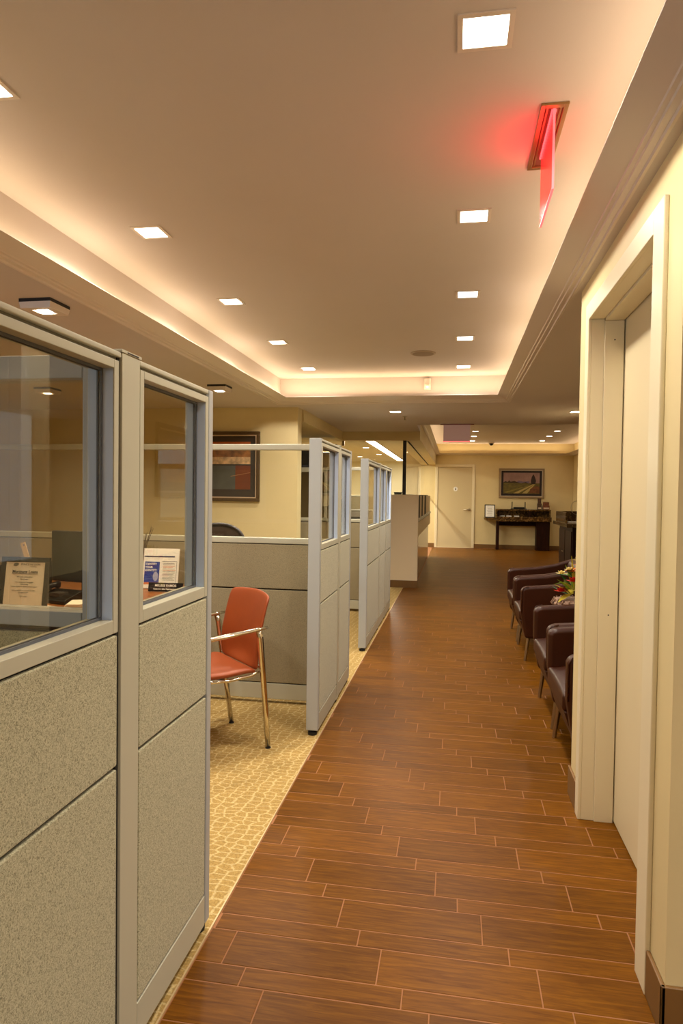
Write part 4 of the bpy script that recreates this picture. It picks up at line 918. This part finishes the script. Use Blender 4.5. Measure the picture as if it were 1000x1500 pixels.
ob('body', B((-0.865, -0.76, 9.585, 9.69, 1.346, 1.372)), mat('grey_box', (96, 96, 84), 0.5), t, 0.002); ob('lid', B((-0.87, -0.755, 9.58, 9.695, 1.372, 1.382)), MATS['grey_box'], t, 0.002)

# ================================================================ FAR WRITING COUNTER
t = thing('check_desk', 'granite topped writing counter on dark legs below the landscape painting', 'counter', (1.7, 17.1, 0))
yb = FAR - 0.002
ob('side_ledge', B((0.745, 1.035, 16.95, yb, 0.755, 0.80)), granite, t, 0.004)
ob('writing_shelf', B((1.035, 2.37, 16.93, yb, 0.80, 0.835)), granite, t, 0.004)
ob('front_fascia', B((1.035, 2.37, 16.935, 16.97, 0.72, 0.80)), granite, t, 0.003)
ob('upper_shelf', B((1.035, 2.37, 17.08, yb, 0.985, 1.02)), granite, t, 0.004)
ob('back_board', B((1.035, 2.37, yb - 0.02, yb, 0.835, 0.985)), granite, t)
for x in (1.035, 1.10, 1.85, 2.335): ob('divider', B((x, x + 0.03, 17.09, yb - 0.02, 0.835, 0.985)), granite if x in (1.035, 2.335) else dark_wood, t)
ob('leg', B((1.045, 1.115, 17.0, 17.22, 0.002, 0.715)), dark_wood, t, 0.003)
ob('cabinet_leg', B((2.02, 2.34, 16.99, 17.28, 0.002, 0.715)), dark_wood, t, 0.004)
ob('rail', B((1.115, 2.02, 17.2, 17.24, 0.60, 0.715)), dark_wood, t)
for k, (x, y) in enumerate(((1.20, 17.2), (1.36, 17.18), (1.55, 17.2))):
    q = thing('form_stack', ('stack of white slips at the left of the counter slots', 'stack of white slips in the middle counter slot', 'stack of white slips at the right of the counter slots')[k], 'papers', (x, y, 0.835), 0, 'slips in the writing counter')
    for s in range(2): ob('sheet', B((x - 0.06, x + 0.06, y - 0.05, y + 0.05, 0.8355 + s * 0.011, 0.846 + s * 0.011)), white_paper, q)
def easel_frame(x, y, z, w, h, label):
    t = stand('document_frame', label, 'sign', x, y, 0, 0.12, z=z)
    ob('frame', B((-w / 2, w / 2, 0, 0.012, 0.002, 0.022), (-w / 2, w / 2, 0, 0.012, h - 0.022, h), (-w / 2, -w / 2 + 0.022, 0, 0.012, 0.022, h - 0.022), (w / 2 - 0.022, w / 2, 0, 0.012, 0.022, h - 0.022)), blackp, t)
    p = ob('paper', B((-w / 2 + 0.02, w / 2 - 0.02, 0.003, 0.007, 0.02, h - 0.02)), white_paper, t)
    for k in range(8):
        zz = h - 0.06 - k * (h - 0.10) / 8
        ob('text_line', B((-w * 0.26 + 0.01 * (k % 3), w * 0.26 - 0.012 * (k % 2), 0.0022, 0.003, zz - 0.006, zz)), MATS['print_grey'], p)
easel_frame(0.885, 17.12, 0.80, 0.26, 0.33, 'black framed white notice at the left end of the writing counter')
t = thing('router', 'black box with two upright antennas on the writing counter', 'router', (1.60, 17.2, 1.02))
ob('body', B((1.47, 1.73, 17.12, 17.28, 1.021, 1.075)), blackp, t, 0.005)
for x in (1.435, 1.755):
    ob('antenna_base', B((x - 0.035, x + 0.035, 17.15, 17.25, 1.021, 1.04)), blackp, t)
    bm = bmesh.new(); tube(bm, [(x, 17.2, 1.03), (x, 17.2, 1.21)], 0.012, 8); ob('antenna', bm, blackp, t)
for k, (x, w, h, c, lb) in enumerate(((2.10, 0.10, 0.28, (70, 48, 36), 'tall dark brochure box at the right end of the writing counter'), (2.26, 0.16, 0.19, (110, 60, 36), 'short reddish brochure box at the right end of the writing counter'))):
    t = thing('leaflet_holder', lb, 'holder', (x, 17.18, 1.02), 0, 'leaflet boxes on the writing counter')
    mm = mat('leaflet_%d' % k, c, 0.5, vary=0.5, vscale=22)
    ob('box', B((x - w / 2, x + w / 2, 17.12, 17.24, 1.021, 1.021 + h * 0.55)), mm, t, 0.003)
    ob('leaflets', B((x - w / 2 + 0.01, x + w / 2 - 0.01, 17.16, 17.22, 1.021 + h * 0.55, 1.021 + h)), mm, t)
    ob('label', B((x - w / 2 + 0.015, x + w / 2 - 0.015, 17.115, 17.12, 1.035, 1.075)), mat('pale_label', (206, 186, 160), 0.6), t)
# right counter by the far right wall
t = thing('service_counter', 'dark wooden granite-topped counter partly hidden by the door frame', 'counter', (2.5, 13.1, 0))
ob('body', B((2.10, 2.92, 12.40, 13.88, 0.002, 0.80)), dark_wood, t, 0.004)
for y0 in (12.45, 13.16): ob('side_panel', B((2.085, 2.10, y0, y0 + 0.66, 0.12, 0.72)), dark_wood, t, 0.003)
ob('front_door', B((2.16, 2.50, 12.385, 12.40, 0.12, 0.74)), dark_wood, t, 0.003); ob('front_door', B((2.52, 2.88, 12.385, 12.40, 0.12, 0.74)), dark_wood, t, 0.003)
bm = bmesh.new(); tube(bm, [(2.46, 12.36, 0.50), (2.46, 12.36, 0.62)], 0.008, 8); ob('handle', bm, steel, t)
bm = bmesh.new(); tube(bm, [(2.07, 13.2, 0.30), (2.07, 13.36, 0.30)], 0.008, 8); ob('handle', bm, steel, t)
ob('worktop', B((1.98, 2.92, 12.28, 13.95, 0.80, 0.865)), granite, t, 0.004)
ob('raised_back', B((2.03, 2.06, 12.75, 13.93, 0.865, 1.06), (2.06, 2.92, 13.90, 13.93, 0.865, 1.06)), granite, t, 0.003)
t = thing('form_stack', 'white slips on the dark service counter at the right', 'papers', (2.2, 12.9, 0.865))
for k in range(2): ob('sheet', B((2.09, 2.26, 12.8, 13.0, 0.866 + k * 0.012, 0.877 + k * 0.012)), white_paper, t)
t = thing('wire_stand', 'thin round wire display stand on the dark service counter', 'stand', (2.40, 13.4, 0.865))
bm = bmesh.new(); tube(bm, [(2.33 + 0.10 * math.cos(a), 13.4, 1.14 + 0.13 * math.sin(a)) for a in [2 * math.pi * k / 28 for k in range(29)]], 0.005, 6); ob('wire_ring', bm, steel, t, smooth=True)
bm = bmesh.new(); tube(bm, [(2.33, 13.4, 0.87), (2.33, 13.4, 1.01)], 0.006, 6); ob('wire_post', bm, steel, t)
bm = bmesh.new(); lathe(bm, [(0.07, 0.866), (0.07, 0.876)], (2.33, 13.4, 0), 16); ob('base', bm, steel, t)
t = thing('leaflet_holder', 'brown leaflet box beside the wire stand on the service counter', 'holder', (2.52, 13.2, 0.865))
ob('box', B((2.45, 2.60, 13.12, 13.24, 0.866, 1.02)), mat('leaflet_2', (96, 66, 44), 0.5, vary=0.4, vscale=20), t, 0.003); ob('leaflets', B((2.46, 2.59, 13.16, 13.22, 1.02, 1.22)), MATS['leaflet_2'], t)
